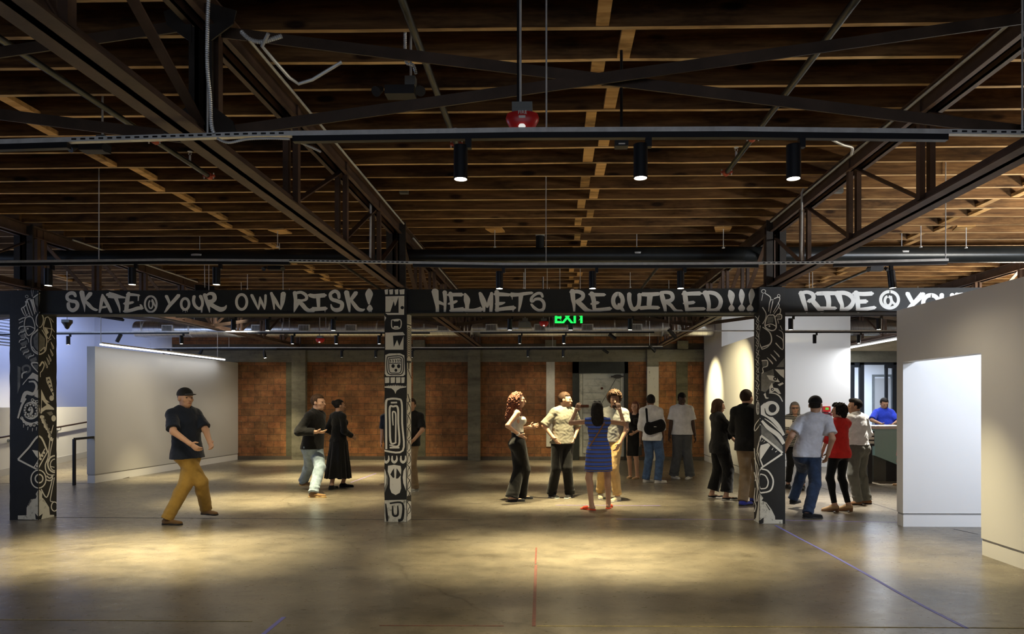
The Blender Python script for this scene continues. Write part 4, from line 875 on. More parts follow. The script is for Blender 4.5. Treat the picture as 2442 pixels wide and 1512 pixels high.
for i, (x, k, tl, yw) in enumerate(((398, 'off', 70, 180), (478, 'off', 28, 180), (628, 'on', 10, 0), (817, 'low', 0, 0), (898, 'low', 0, 0), (985, 'low', 0, 0), (1261, 'low', 0, 0), (1345, 'low', 0, 0), (1440, 'off', 55, 0))):
    can('farthest', 18.1, x, z5, i+1, k, tl, yw, power=(.8 if k == 'on' else .4), size=50)
# wall washers on the right rear wall and left partition: beams of the tilted heads
for (x, Y, zat, tgt, pw) in ((1455, 14.4, z4, (XW, 15.4, 1.9), .6), (1440, 18.1, z5, (XW, 17.6, 1.9), .5), (283, 14.4, z4, (-9.1, 15.2, 1.5), 0)):
    if pw:
        X = PY(x, 700, Y).x
        s_ = thing('track_spotlight', (X+1.1, Y-.9, 3.08), 'black wall-washing spotlight near %s right rear wall' % ('the front of' if Y < 15 else 'the back of'), 'spotlight', 'black cylinder track spotlights')
        mb().cyl((X+1.1, Y-.9, 3.08), (X+1.25, Y-.8, 2.93), .039, n=16).build('lamp_housing', 'black_metal', s_, True)
        mb().cyl((X+1.1, Y-.9, 3.08), (X+1.1, Y-.9, ZD+.01), .006, n=8).build('hanger_rod', 'galvanized', s_)
        light('lamp_bulb', 'SPOT', (X+1.27, Y-.79, 2.91), SPOT_W*pw, WARM, s_, aim=tgt, size=60, blend=.8, rad=.03)

# linear LED lamps along wall tops
def linear(a, b, label, power, col=(.93, .96, 1), down=(0, 0, -1)):
    t = thing('linear_lamp', a, label, 'lamp', 'linear lamps'); a = Vector(a); b = Vector(b)
    mb().bar(a+Vector((0, 0, .03)), b+Vector((0, 0, .03)), .05, .03).build('lamp_housing', 'white_plastic', t)
    mb().bar(a, b, .045, .03).build('lamp_diffuser', emit('led_diffuser', (.95, .97, 1), 4), t)
    b2 = b+(a-b).normalized()*.35; mb().cyl(b2+Vector((0, 0, .03)), (b2.x, b2.y, ZD+.01), .006, n=8).build('hanger_rod', 'galvanized', t)
    mb().cyl(a+Vector((0, 0, .03)), (a.x, a.y, ZD+.01), .006, n=8).build('hanger_rod', 'galvanized', t)
    c = (a+b)/2
    o = light('lamp_glow', 'AREA', c+Vector((0, 0, -.02)), power, col, t, area=((b-a).length, .04)); o.rotation_euler = (0, 0, math.atan2((b-a).y, (b-a).x))
linear((-8.93, 13.05, 2.765), (-8.80, 17.75, 2.765), 'long glowing white linear lamp along the top of the left partition', 5)
linear((7.62, 14.2, 3.03), (7.62, 18.3, 3.03), 'long glowing white linear lamp by the glass entrance doors', 80)

# unseen fill lamps added for brightness: gallery, left partition, joists, rear wall, ramp
def fill_flood(loc, aim, power, label, col=COOL, area=(.3, .12), spot=None):
    t = thing('wall_washer_light', loc, label, 'light', 'cool wall washer lights'); d = (Vector(aim)-Vector(loc)).normalized(); p = Vector(loc)
    mb().bar(p-d*.06, p-d*.005, area[0], area[1]).build('lamp_housing', 'black_metal', t)
    mb().cyl(p-d*.05, (p.x, p.y, ZD+.01), .006, n=8).build('hanger_rod', 'galvanized', t)
    if spot: light('lamp_glow', 'SPOT', p, power, col, t, aim=aim, size=spot, blend=1, rad=.08)
    else: light('lamp_glow', 'AREA', p, power, col, t, aim=aim, area=area)
for x, nm in ((5.6, 'left'), (6.9, 'middle'), (8.2, 'right')): fill_flood((x, 6.3, 2.75), (x-.3, 8.84, 1.4), 47, nm+' one of three black floodlights in the side gallery')  # out of sight, added to brighten the alcove wall
fill_flood((-6.0, 11.4, 3.55), (-9.2, 15.6, 1.2), 330, 'near neutral floodlight washing the left partition', (1, .93, .80), spot=62)
fill_flood((-6.4, 13.6, 3.72), (-9.0, 17.4, 1.2), 180, 'far neutral floodlight washing the left partition', (1, .93, .80), spot=70)  # this and the near one are added behind the beam for partition brightness
fill_flood((7.2, 6.0, 2.7), (7.0, 6.1, 5), 330, 'black uplight in the side gallery washing the roof joists', (1, .87, .66), (1.2, .3))
fill_flood((8.4, 11.8, 2.9), (8.2, 11.5, 5), 130, 'black uplight behind the right partition washing the roof joists', (1, .87, .66), (1.2, .3))  # both uplights are unseen additions that brighten the right-hand joists
for x, nm in ((5.2, 'left'), (6.6, 'right')): fill_flood((x, 14.6, 3.8), (x, 17.08, 1.8), 13, nm+' of two black floodlights washing the white rear wall', (.9, .94, 1))  # pair added out of view to lift the rear wall
for y, nm in ((14.4, 'near'), (17.0, 'far')): fill_flood((-11.7, y, 3.82), (-13.1, y+.2, 2.0), 34, nm+' cool floodlight over the ramp washing the blue-lit wall', (.38, .50, 1), (1.6, .08))  # unseen pair added to give the wall its blue light
fill_flood((-10.6, 15.4, 3.75), (-12.0, 16.0, .7), 800, 'warm floodlight over the ramp', (1, .88, .62), (.8, .12), spot=78)  # added lamp, hidden from view, to brighten the ramp half-wall
fill_flood((10, 21.3, 2.9), (9.5, 21.8, 0), 200, 'cool ceiling panel in the bright lobby behind the glass doors', (.62, .75, 1), (1.2, 1.2))

# ---------------------------------------------------------------- pipes and conduits
def pipe(name, a, b, r, mat, label, cat='pipe', group=None, couplings=()):
    t = thing(name, a, label, cat, group)
    mb().cyl(a, b, r, n=16).build('pipe_run', mat, t, True)
    d = (Vector(b)-Vector(a)).normalized()
    for f in couplings:
        p = Vector(a).lerp(Vector(b), f)
        mb().cyl(p-d*.03, p+d*.03, r*1.35, n=14).box((p.x-r*2.3, p.y-.018, p.z-r*.4), (p.x+r*2.3, p.y+.018, p.z+r*.4)).build('pipe_coupling', 'red_coupling', t, True)
        for s in (-1, 1): mb().cyl((p.x+s*r*2, p.y, p.z-r*1.2), (p.x+s*r*2, p.y, p.z+r*1.2), .006, n=8).build('bolt', 'galvanized', t)
    return t
plain('pipe_steel', (.12, .125, .12), .3, .9, .2, 3)
ZP = HC+2.28
pg = 'sprinkler branch pipes'
def sprinkler_head(t, p):
    p = Vector(p)
    mb().cyl(p, p+Vector((0, 0, .05)), .010, n=8).cyl(p+Vector((0, 0, .09)), p+Vector((0, 0, .094)), .022, n=12).tube([p+Vector((-.0, 0, .05)), p+Vector((-.014, 0, .07)), p+Vector((0, 0, .09))], .003).tube([p+Vector((0, 0, .05)), p+Vector((.014, 0, .07)), p+Vector((0, 0, .09))], .003).build('sprinkler_head', 'galvanized', t)
for (X, Y1, cp, lab) in ((-3.47, 6.68, (.60, 1.0), 'dark sprinkler pipe under the joists at upper left, red couplings'), (-.86, 6.2, (.86, 1.), 'dark sprinkler pipe under the joists left of the fire alarm'), (1.71, 6.68, (.62, 1.0), 'dark sprinkler pipe under the joists at upper right, red couplings')):
    t = pipe('sprinkler_pipe', (X, 1.2, ZP), (X, Y1, ZP), .024, 'pipe_steel', lab, group=pg, couplings=[1-(1-c)*0.42 if c < 1 else 1 for c in cp])
    sprinkler_head(t, (X, Y1-.35, ZP+.02))
for X, nm in ((-3.5, 'left'), (1.75, 'right'), (5.4, 'far right')):
    pipe('sprinkler_pipe', (X, 10.6, ZP), (X, 17.0, ZP), .024, 'pipe_steel', 'sprinkler pipe beyond the painted beam, %s one' % nm, group=pg)
# big black roof drain pipe
rd = thing('drain_pipe', (0, 9.75, 3.75), 'big black horizontal drain pipe running above and behind the painted beam', 'pipe')
Yp = 9.75; zc = PY(1221, 608, Yp).z
mb().cyl((-12.9, Yp, zc), (-1.3, Yp, zc-.01), .098, n=28).cyl((-1.3, Yp, zc-.012), (12.4, Yp, zc-.03), .118, n=28).build('pipe_run', 'pipe_black', rd, True)
xv = PY(1288, 560, Yp).x
mb().cyl((xv, Yp, zc), (xv, Yp, ZR+.1), .062, n=20).build('pipe_riser', 'pipe_black', rd, True)
mb().cyl((xv, Yp, zc+.27), (xv, Yp, zc+.37), .066, n=20).build('pipe_clamp', 'galvanized', rd, True)
for x in (-9.5, -5.2, 1.2, 5.0): mb().cyl((x, Yp, zc), (x, Yp, ZD+.01), .006, n=8).lathe((x, Yp, zc), [(.125, -.012), (.125, .012)], 24, 'Z').build('hanger_rod', 'galvanized', rd)
# galvanised conduits along the trusses
def conduit(pts, r, label, mat='galvanized', name='conduit', n=8):
    o = mb().tube(pts, r, n).build(name, mat, None, True, loc=tuple(Vector(pts[0]))); return tag(o, label, 'conduit')
conduit([(-2.02, 1.5, 4.0), (-2.02, 3.3, 4.0)], .012, 'galvanized conduit beside the middle truss at the top of the photo')
conduit([(-2.0, 4.3, 4.0), (-2.0, 6.6, 4.0), (-2.0, 8.9, 4.0)], .011, 'galvanized conduit along the top chord of the middle truss')
conduit([PY(640, 80, 3.75), PY(625, 110, 3.8), PY(650, 140, 3.9), PY(690, 185, 4.05), PY(712, 200, 4.1), PY(745, 190, 4.1), PY(815, 148, 4.1)], .010, 'bent galvanized conduit turning right under the joists at upper left')
def flex(pts, r, label):
    """corrugated armoured cable"""
    P = [Vector(p) for p in pts]; Q = []
    for i in range(len(P)-1):
        p0, p1, p2, p3 = P[max(i-1, 0)], P[i], P[i+1], P[min(i+2, len(P)-1)]
        for s in range(8):
            t = s/8; Q.append(.5*((2*p1)+(-p0+p2)*t+(2*p0-5*p1+4*p2-p3)*t*t+(-p0+3*p1-3*p2+p3)*t**3))
    Q.append(P[-1]); L = [0]
    for i in range(1, len(Q)): L.append(L[-1]+(Q[i]-Q[i-1]).length)
    n = int(L[-1]/.006); m_ = mb(); pts = []
    for k in range(n+1):
        s = L[-1]*k/n; i = max(j for j in range(len(L)) if L[j] <= s+1e-9); i = min(i, len(Q)-2)
        pts.append(Q[i].lerp(Q[i+1], (s-L[i])/max(L[i+1]-L[i], 1e-9)))
    ng = 8; V = []; u = None
    for i, p in enumerate(pts):
        d = (pts[min(i+1, n)]-pts[max(i-1, 0)]).normalized(); u = d.orthogonal().normalized() if u is None else (u-d*u.dot(d)).normalized(); w = d.cross(u); rr = r*(1.12 if i % 2 else .85)
        V += [p+(u*math.cos(2*math.pi*k/ng)+w*math.sin(2*math.pi*k/ng))*rr for k in range(ng)]
    m_.add(V, [(i*ng+k, i*ng+(k+1) % ng, (i+1)*ng+(k+1) % ng, (i+1)*ng+k) for i in range(n) for k in range(ng)])
    o = m_.build('armoured_cable', 'galvanized', None, True, loc=tuple(pts[0])); return tag(o, label, 'cable')
flex([PY(500, -15, 3.7), PY(496, 20, 3.7), PY(494, 150, 3.7), PY(501, 230, 3.7), PY(504, 295, 3.7), PY(511, 320, 3.7)], .010, 'corrugated armoured cable hanging vertically down the dark near brace post')
flex([PY(518, 330, 3.66), PY(545, 340, 3.66), PY(590, 332, 3.66), PY(640, 330, 3.66), PY(690, 331, 3.66)], .007, 'corrugated armoured cable sagging under the nearest track at left')
flex([PY(712, 338, 3.75), PY(740, 350, 3.8), PY(765, 362, 3.85)], .007, 'short corrugated cable end right of the nearest track splice')
flex([PY(575, 75, 3.8), PY(595, 93, 3.8), PY(622, 100, 3.8), PY(650, 93, 3.8), PY(672, 86, 3.8)], .012, 'thick corrugated cable loop under the joists at upper left')
flex([PY(966, 145, 4.4)+Vector((0, 0, .2)), PY(968, 145, 4.4), PY(985, 155, 4.4), PY(992, 175, 4.4)], .010, 'short corrugated cable above the emergency light')
flex([PY(1972, 324, 3.74), PY(1985, 333, 3.9), PY(2010, 345, 4.0), PY(2032, 352, 4.1), PY(2030, 368, 4.2)], .008, 'corrugated cable hooking down at the right truss')
conduit([(2.86, 1.5, 4.0), (2.86, 4.4, 4.0), (2.86, 8.9, 4.0)], .012, 'galvanized conduit along the top chord of the right truss')
conduit([(3.10, 2.5, 3.96), (3.10, 5, 3.96), (3.08, 7.2, 3.94)], .008, 'thin black cable along the outer side of the right truss', 'black_metal')
p = PY(1912, 445, 7.7)
conduit([PY(1935, 430, 7.7), PY(1925, 432, 7.7), PY(1912, 460, 7.7), PY(1912, 520, 7.7), PY(1911, 600, 7.7), PY(1913, 622, 7.7)], .012, 'galvanized conduit dropping down the right truss to the second track')
conduit([PY(884, 430, 7.7), PY(884, 500, 7.7), PY(883, 621, 7.7)], .012, 'galvanized conduit dropping down the middle truss to the second track')
conduit([PY(888, 453, 7.8), PY(905, 455, 7.8), PY(930, 450, 7.8), PY(962, 448, 7.8)], .006, 'small conduit running right from the middle truss to a junction box')
conduit([(-6.98, 9.6, 3.98), (-6.98, 13, 3.98)], .012, 'galvanized conduit along the left truss above the painted beam')
conduit([(-2.02, 9.6, 3.98), (-2.02, 18.7, 3.98)], .012, 'galvanized conduit along the middle truss beyond the beam')
def jbox(x, y, Y, w, h, label, mat='grey_metal'):
    p = PY(x, y, Y); t = thing('junction_box', p, label, 'junction box')
    mb().box((p.x-w/2, Y, p.z-h/2), (p.x+w/2, Y+.06, p.z+h/2)).build('box', mat, t)
    m_ = mb()
    for s in (-.3, .3): m_.cyl((p.x+s*w, Y-.003, p.z), (p.x+s*w, Y, p.z), h*.18, n=12)
    m_.build('knockout', 'grey_metal', t)
    mb().cyl((p.x, Y+.03, p.z+h/2), (p.x, Y+.03, ZD+.01), .008, n=8).build('conduit_stub', 'galvanized', t)
jbox(962, 453, 7.85, .10, .07, 'small grey junction box under a joist right of the middle truss')
jbox(2002, 452, 7.6, .09, .06, 'small grey junction box behind the right truss')
# hanging little rods with sprinkler heads far away
for i, (x, y0, y1, Y) in enumerate([(1180, 558, 590, 9.3), (1725, 555, 592, 9.3), (2304, 558, 592, 9.3), (662, 555, 590, 9.3), (2196, 570, 590, 9.3), (1503, 640, 686, 12.6), (1249, 640, 688, 12.6), (590, 640, 690, 12.8), (1938, 630, 692, 12.6)]):
    a = PY(x, y1, Y); 
    tag(mb().cyl(a, (a.x, Y, ZD+.01), .006, n=8).cyl(a, a+Vector((0, 0, .012)), .02, n=10).build('hanger_rod', 'galvanized', None, loc=tuple(a)), 'thin galvanized rod hanging from the joists, %s of nine such rods' % ordn(i+1), 'rod', 'thin hanger rods')
# small wood plates under joists where rods hang
for x, y in ((1181, 553), (1722, 552), (668, 556), (2295, 552)):
    p = PY(x, y, 9.35); tag(mb().prism([(p.x-.13, 9.25, ZR-.006), (p.x+.10, 9.22, ZR-.006), (p.x+.13, 9.45, ZR-.006), (p.x-.06, 9.48, ZR-.006)], (0, 0, -.02)).build('wood_plate', 'block_wood', None, loc=(p.x, 9.35, ZR)), 'pale wood scrap nailed under the joists %s' % {1181: 'left of the drain riser', 1722: 'above the bangs lettering', 668: 'at left above the drain pipe', 2295: 'at far right above the drain pipe'}[x].replace('bangs', 'right beam'), 'wood plate')

# ---------------------------------------------------------------- fire alarm devices, lights, sign
def text_mesh(s, size, loc, mat, parent, name='lettering', depth=.002, bold=0.0):
    cu = bpy.data.curves.new('t', 'FONT'); cu.body = s; cu.size = size; cu.align_x = 'CENTER'; cu.align_y = 'CENTER'; cu.extrude = depth; cu.offset = bold
    o = bpy.data.objects.new('t', cu); COL.objects.link(o); dg = bpy.context.evaluated_depsgraph_get(); me = bpy.data.meshes.new_from_object(o.evaluated_get(dg))
    bpy.data.objects.remove(o); me.materials.clear(); me.materials.append(MAT[mat]); q = bpy.data.objects.new(name, me); COL.objects.link(q)
    q.parent = parent; q.location = Vector(loc)-Vector(parent['_w']); q.rotation_euler = (math.pi/2, 0, 0); return q
def strobe(x, y, Y, s, label, txt=True, rods=True):
    p = PY(x, y, Y); t = thing('fire_alarm_strobe', p, label, 'fire alarm', 'red fire alarm strobes')
    mb().box((p.x-.058*s, Y, p.z+.042*s), (p.x+.058*s, Y+.09*s, p.z+.098*s)).build('back_box', 'grey_metal', t)
    m_ = mb()
    for k in (-.036, 0, .036): m_.cyl((p.x+k*s, Y-.002, p.z+.074*s), (p.x+k*s, Y, p.z+.074*s), .012*s, n=14)
    m_.build('knockout', 'grey_metal', t)
    prof = [(.001, -.062), (.045, -.056), (.075, -.035), (.094, 0), (.096, .018), (.09, .038), (.06, .043), (.001, .043)]
    mb().lathe((p.x, Y+.035*s, p.z), [(r*s, h*s) for r, h in prof], 28, 'Z', .6).build('housing', 'red_plastic', t, True)
    mb().lathe((p.x, Y-.012*s, p.z-.047*s), [(.001, -.014*s), (.018*s, -.008*s), (.021*s, 0), (.015*s, .010*s), (.001, .013*s)], 16, 'Z', .7).build('strobe_lens', emit('strobe', (.9, .9, .85), .7), t, True)
    if txt:
        text_mesh('FIRE', .028*s, (p.x+.003, Y-.023*s, p.z+.026*s), 'label_white', t, 'painted_lettering', .003)
        mb().box((p.x-.018*s, Y-.026*s, p.z-.004), (p.x+.02*s, Y-.02*s, p.z+.008)).build('sticker', 'label_white', t)
    if rods:
        mb().cyl((p.x-.012, Y+.05, p.z+.09*s), (p.x-.012, Y+.05, ZD+.01), .007, n=8).build('conduit_stub', 'galvanized', t); mb().cyl((p.x-.026, Y+.05, p.z+.09*s), (p.x-.026, Y+.05, ZD+.01), .006, n=8).build('cable', 'black_metal', t)
strobe(1245, 283, 3.75, .98, 'red dome fire alarm reading FIRE, hanging above the nearest track')
strobe(762, 811, 15.2, 1.05, 'small red fire alarm strobe left of the middle column', False)
strobe(1297, 771, 13.2, 1.0, 'small red fire alarm strobe left of the exit sign', False)
def emerg(x, y, Y, label):
    p = PY(x, y, Y); t = thing('emergency_light', p, label, 'emergency light', 'twin head emergency lights')
    mb().box((p.x-.10, Y, p.z-.03), (p.x+.10, Y+.10, p.z+.03)).build('light_body', 'black_plastic', t)
    for s in (-1, 1): mb().cyl((p.x+s*.13, Y+.02, p.z+.01), (p.x+s*.15, Y-.03, p.z-.03), .022, .034, n=16).build('lamp_head', 'black_plastic', t, True)
    mb().box((p.x-.035+.07, Y+.01, p.z+.035), (p.x+.035+.07, Y+.07, p.z+.095)).build('junction_box', 'grey_metal', t)
    mb().cyl((p.x+.07, Y+.04, p.z+.09), (p.x+.07, Y+.04, ZD+.01), .008, n=8).build('conduit_stub', 'galvanized', t)
emerg(952, 212, 4.5, 'black twin head emergency light near the sprinkler pipe at top left of centre')
emerg(216, 348, 5.3, 'black emergency light above the nearest track at far left')
emerg(653, 638, 10.2, 'black emergency light above the word OWN on the beam')
emerg(2092, 640, 10.5, 'black emergency light beside the second track at far right')
def small_cam(x, y, Y, label):
    p = PY(x, y, Y); t = thing('ceiling_sensor', p, label, 'sensor')
    mb().box((p.x-.045, Y, p.z-.03), (p.x+.045, Y+.07, p.z+.03)).build('sensor_body', 'black_plastic', t)
    mb().box((p.x-.022, Y-.003, p.z-.02), (p.x+.022, Y, p.z-.012)).build('sensor_label', 'label_white', t)
    mb().cyl((p.x, Y+.03, p.z+.03), (p.x, Y+.03, ZD+.01), .01, n=8).build('stem', 'black_metal', t)
small_cam(1483, 337, 4.6, 'small black sensor box above the middle spotlight of the nearest track')
# wifi dome at left, speaker behind the beam
p = PY(160, 770, 12.0); t = thing('security_camera', p, 'black dome security camera hanging beside the left column', 'camera')
mb().box((p.x-.07, 11.95, p.z-.0), (p.x+.07, 12.05, p.z+.055)).build('mount_box', 'grey_metal', t)
mb().lathe((p.x, 12.0, p.z), [(.085, 0), (.05, -.05), (.03, -.10), (.001, -.12)], 18).build('camera_dome', 'black_plastic', t, True)
mb().cyl((p.x, 12, p.z+.05), (p.x, 12, ZD+.01), .006, n=8).build('hanger_rod', 'galvanized', t)
p = PY(1252, 772, 12.2); t = thing('hanging_projector', p, 'grey hanging fixture left of the small strobe and exit sign', 'fixture')
mb().prism([(p.x-.12, 12.2, p.z-.07), (p.x+.12, 12.2, p.z-.07), (p.x+.10, 12.2, p.z+.03), (p.x-.10, 12.2, p.z+.03)], (0, .2, 0)).build('fixture_body', 'grey_metal', t)
mb().box((p.x-.05, 12.25, p.z+.05), (p.x+.05, 12.3, p.z+.11)).box((p.x-.08, 12.22, p.z+.03), (p.x+.08, 12.34, p.z+.05)).build('mount_box', 'grey_metal', t)
mb().cyl((p.x, 12.28, p.z+.1), (p.x, 12.28, ZD+.01), .008, n=8).build('hanger_rod', 'galvanized', t)
# exit sign
Ye = 10.6; a = PY(1332, 774, Ye); b_ = PY(1387, 742, Ye); c = (a+b_)/2
t = thing('exit_sign', c, 'glowing green EXIT sign with arrows hanging behind the beam', 'sign')
mb().box((a.x, Ye, a.z), (b_.x, Ye+.012, b_.z)).build('sign_panel', plain('sign_acrylic', (.015, .05, .025), .15), t)
emit('exit_green', (.015, 1, .10), 1.3)
text_mesh('EXIT', .245, (c.x, Ye-.004, c.z-.005), 'exit_green', t, 'sign_lettering', .002, .006)
ex = t.children[-1]; ex.scale = (.44, .95, 1)
for s in (-1, 1):
    m_ = mb(); x0 = c.x+s*.172
    m_.bar((x0, Ye-.004, c.z), (x0-s*.035, Ye-.004, c.z+.04), .004, .016, (0, 1, 0)).bar((x0, Ye-.004, c.z), (x0-s*.035, Ye-.004, c.z-.04), .004, .016, (0, 1, 0))
    m_.build('sign_arrow', 'exit_green', t)
for s in (-1, 1): mb().cyl((c.x+s*.16, Ye+.006, b_.z), (c.x+s*.16, Ye+.006, ZD+.01), .005, n=8).build('hanger_rod', 'galvanized', t)

# ---------------------------------------------------------------- silver duct
dt = thing('air_duct', (-4, 17.7, 3.58), 'silver spiral air duct with grilles running along the back wall', 'duct')
Yd = 17.75; zc = PY(1000, 784, Yd).z; xa = PY(327, 784, Yd).x; xb = PY(1704, 784, Yd).x; Rd = .215
mb().cyl((xa, Yd, zc), (XW-.02, Yd, zc), Rd, n=32).cyl((7.7, Yd, zc), (12.4, Yd, zc), Rd, n=32).build('duct_run', 'duct', dt, True)
for x in np.arange(xa+.25, 4, 1.25): mb().cyl((x-.02, Yd, zc), (x+.02, Yd, zc), Rd+.006, n=32).build('duct_joint', 'galvanized', dt, True)
for x in (411, 622, 733, 843, 1060, 1174, 1288, 1400, 1515, 1625):
    X = PY(x, 787, Yd).x
    mb().box((X-.15, Yd-Rd-.03, zc-.09), (X+.15, Yd-Rd+.04, zc+.09)).box((X-.125, Yd-Rd-.033, zc-.07), (X+.125, Yd-Rd-.028, zc+.07)).build('duct_grille', 'galvanized', dt)
    m_ = mb()
    for k in range(11): m_.box((X-.12+k*.0225, Yd-Rd-.038, zc-.068), (X-.11+k*.0225, Yd-Rd-.034, zc+.068))
    m_.build('grille_slats', 'black_metal', dt)
for x in (-9.5, -6, -3, 0, 2.4): mb().cyl((x, Yd-Rd-.0, zc), (x, Yd-Rd, ZD+.01), .006, n=8).build('hanger_rod', 'galvanized', dt)

# ---------------------------------------------------------------- floor tapes
plain('tape_blue', (.17, .18, .62), .5); plain('tape_red', (.13, .04, .028), .6, var=.4, sc=30); plain('tape_yellow', (.26, .21, .08), .6, var=.5, sc=20); plain('tape_dark', (.02, .02, .035), .6); plain('tape_purple', (.22, .16, .5), .6)
def tape(pts, w, mat, label):
    P = [PZ(x, y, .0) for x, y in pts]; m_ = mb()
    for i in range(len(P)-1):
        a, b = P[i], P[i+1]; d = (b-a).normalized(); n = Vector((-d.y, d.x, 0))*w/2
        m_.prism([a+n, b+n+d*.004, b-n+d*.004, a-n], (0, 0, .0022))
    tag(m_.build('floor_tape', mat, None, loc=tuple(P[0])), label, 'tape')
tape([(1849, 1253), (1905, 1283), (1980, 1322), (2060, 1366), (2140, 1412), (2220, 1455), (2305, 1498)], .030, 'tape_blue', 'long blue tape line running from the right column toward the camera')
tape([(677, 1472), (626, 1514)], .032, 'tape_blue', 'short blue tape piece at the bottom edge left of centre')
tape([(1279, 1306), (1277, 1345)], .018, 'tape_red', 'faint worn start of the red floor line'); tape([(1278, 1348), (1276, 1400), (1273, 1493)], .026, 'tape_red', 'red painted floor line in the foreground centre')
tape([(905, 1492), (1200, 1493)], .010, 'tape_red', 'thin reddish line crossing the floor at bottom centre'); tape([(1280, 1493), (1900, 1495), (2600, 1499)], .012, 'tape_yellow', 'thin yellowish line crossing the floor at bottom right'); tape([(0, 1478), (600, 1482)], .008, 'tape_yellow', 'faint yellowish line crossing the floor at bottom left')
tape([(131, 1234), (500, 1236), (914, 1239)], .02, 'tape_dark', 'dark tape line joining the left and middle columns'); tape([(980, 1239), (1115, 1240)], .02, 'tape_dark', 'short dark tape line right of the middle column')
tape([(1325, 1205), (1574, 1206)], .02, 'tape_purple', 'thin pale purple tape line at the feet of the chatting group')
tape([(836, 1151), (897, 1129)], .02, 'tape_purple', 'short purple tape line beside the woman in the long black skirt')
tape([(1470, 1238), (1800, 1239), (1880, 1241), (2150, 1246)], .010, 'tape_purple', 'hairline pale joint line through the right column base')
tape([(0, 1153), (213, 1153)], .02, 'tape_dark', 'dark joint at the foot of the ramp'); tape([(2275, 1262), (2331, 1274)], .012, 'tape_dark', 'dark floor joint inside the side gallery opening')
tape([(1942, 1158), (2020, 1182), (2150, 1222)], .012, 'tape_dark', 'dark floor joint passing behind the woman in red')

# ---------------------------------------------------------------- reception desk
Yk = 13.9; a = PY(2084, 1147, Yk); 
t = thing('reception_desk', (a.x, Yk, 0), 'faceted teal reception desk on a dark base behind the visitors', 'desk')
def q(x, y, d=0): v = PY(x, y, Yk+d); return (v.x, Yk+d, v.z)
mb().prism([q(2086, 1022), q(2290, 1022), q(2290, 1150), q(2140, 1108), q(2086, 1086)], (0, .6, 0)).build('desk_front', 'teal', t)
mb().prism([q(2078, 1016, -.04), q(2292, 1016, -.04), q(2292, 1023, -.04), q(2078, 1023, -.04)], (0, .68, 0)).build('desk_top', 'desk_top', t)
mb().prism([q(2084, 1086, .05), q(2113, 1098, .05), q(2113, 1147, .05), (q(2084, 1147, .05)[0], Yk+.05, .0), ], (0, .6, 0)).build('desk_base', 'desk_grey', t)
mb().prism([q(2113, 1098, .05), q(2290, 1148, .05), (q(2290, 1147, .05)[0], Yk+.05, .0), (q(2113, 1147, .05)[0], Yk+.05, .0)], (0, .6, 0)).build('desk_kick', 'black_plastic', t)
mb().box((a.x-.22, Yk+.2, .0), (a.x-.02, Yk+.7, 1.1)).build('desk_side_panel', 'black_plastic', t)
# papers and screens on the desk
p = PY(2074, 1050, 13.6)
t = thing('card_rack', (p.x, 13.62, .0), 'dark cabinet with white cards beside the reception desk', 'rack')
mb().box((p.x-.06, 13.55, .75), (p.x+.07, 13.8, 1.05)).box((p.x-.04, 13.6, 0), (p.x+.05, 13.75, .75)).build('rack_body', 'black_plastic', t)
for k in range(3): mb().box((p.x-.05, 13.52, .80+k*.08), (p.x+.05, 13.55, .85+k*.08)).build('card', 'label_white', t)
# wall panel (red alarm control)
p = PY(1969, 975, 17.05); t = thing('alarm_control', p, 'red alarm control box with green display on the white rear wall', 'alarm panel')
a = PY(1961, 982, 17.05); b_ = PY(1978, 969, 17.05)
mb().box((a.x, 16.98, a.z), (b_.x, 17.08, b_.z)).build('panel_box', 'red_plastic', t)
mb().box((a.x+.05, 16.975, a.z+.05), (b_.x-.05, 16.98, b_.z-.03)).build('panel_display', emit('green_led', (.2, .8, .1), .6), t)
a = PY(1962, 1003, 17.05); b_ = PY(1980, 984, 17.05)
t2 = thing('alarm_cabinet', a, 'dark red cabinet below the alarm control box', 'cabinet')
mb().box((a.x, 16.96, a.z), (b_.x, 17.08, b_.z)).build('cabinet_body', plain('dark_red', (.18, .015, .02), .35), t2)
mb().box((a.x+.09, 16.955, a.z+.02), (b_.x-.04, 16.96, b_.z-.02)).build('cabinet_window', 'black_plastic', t2)
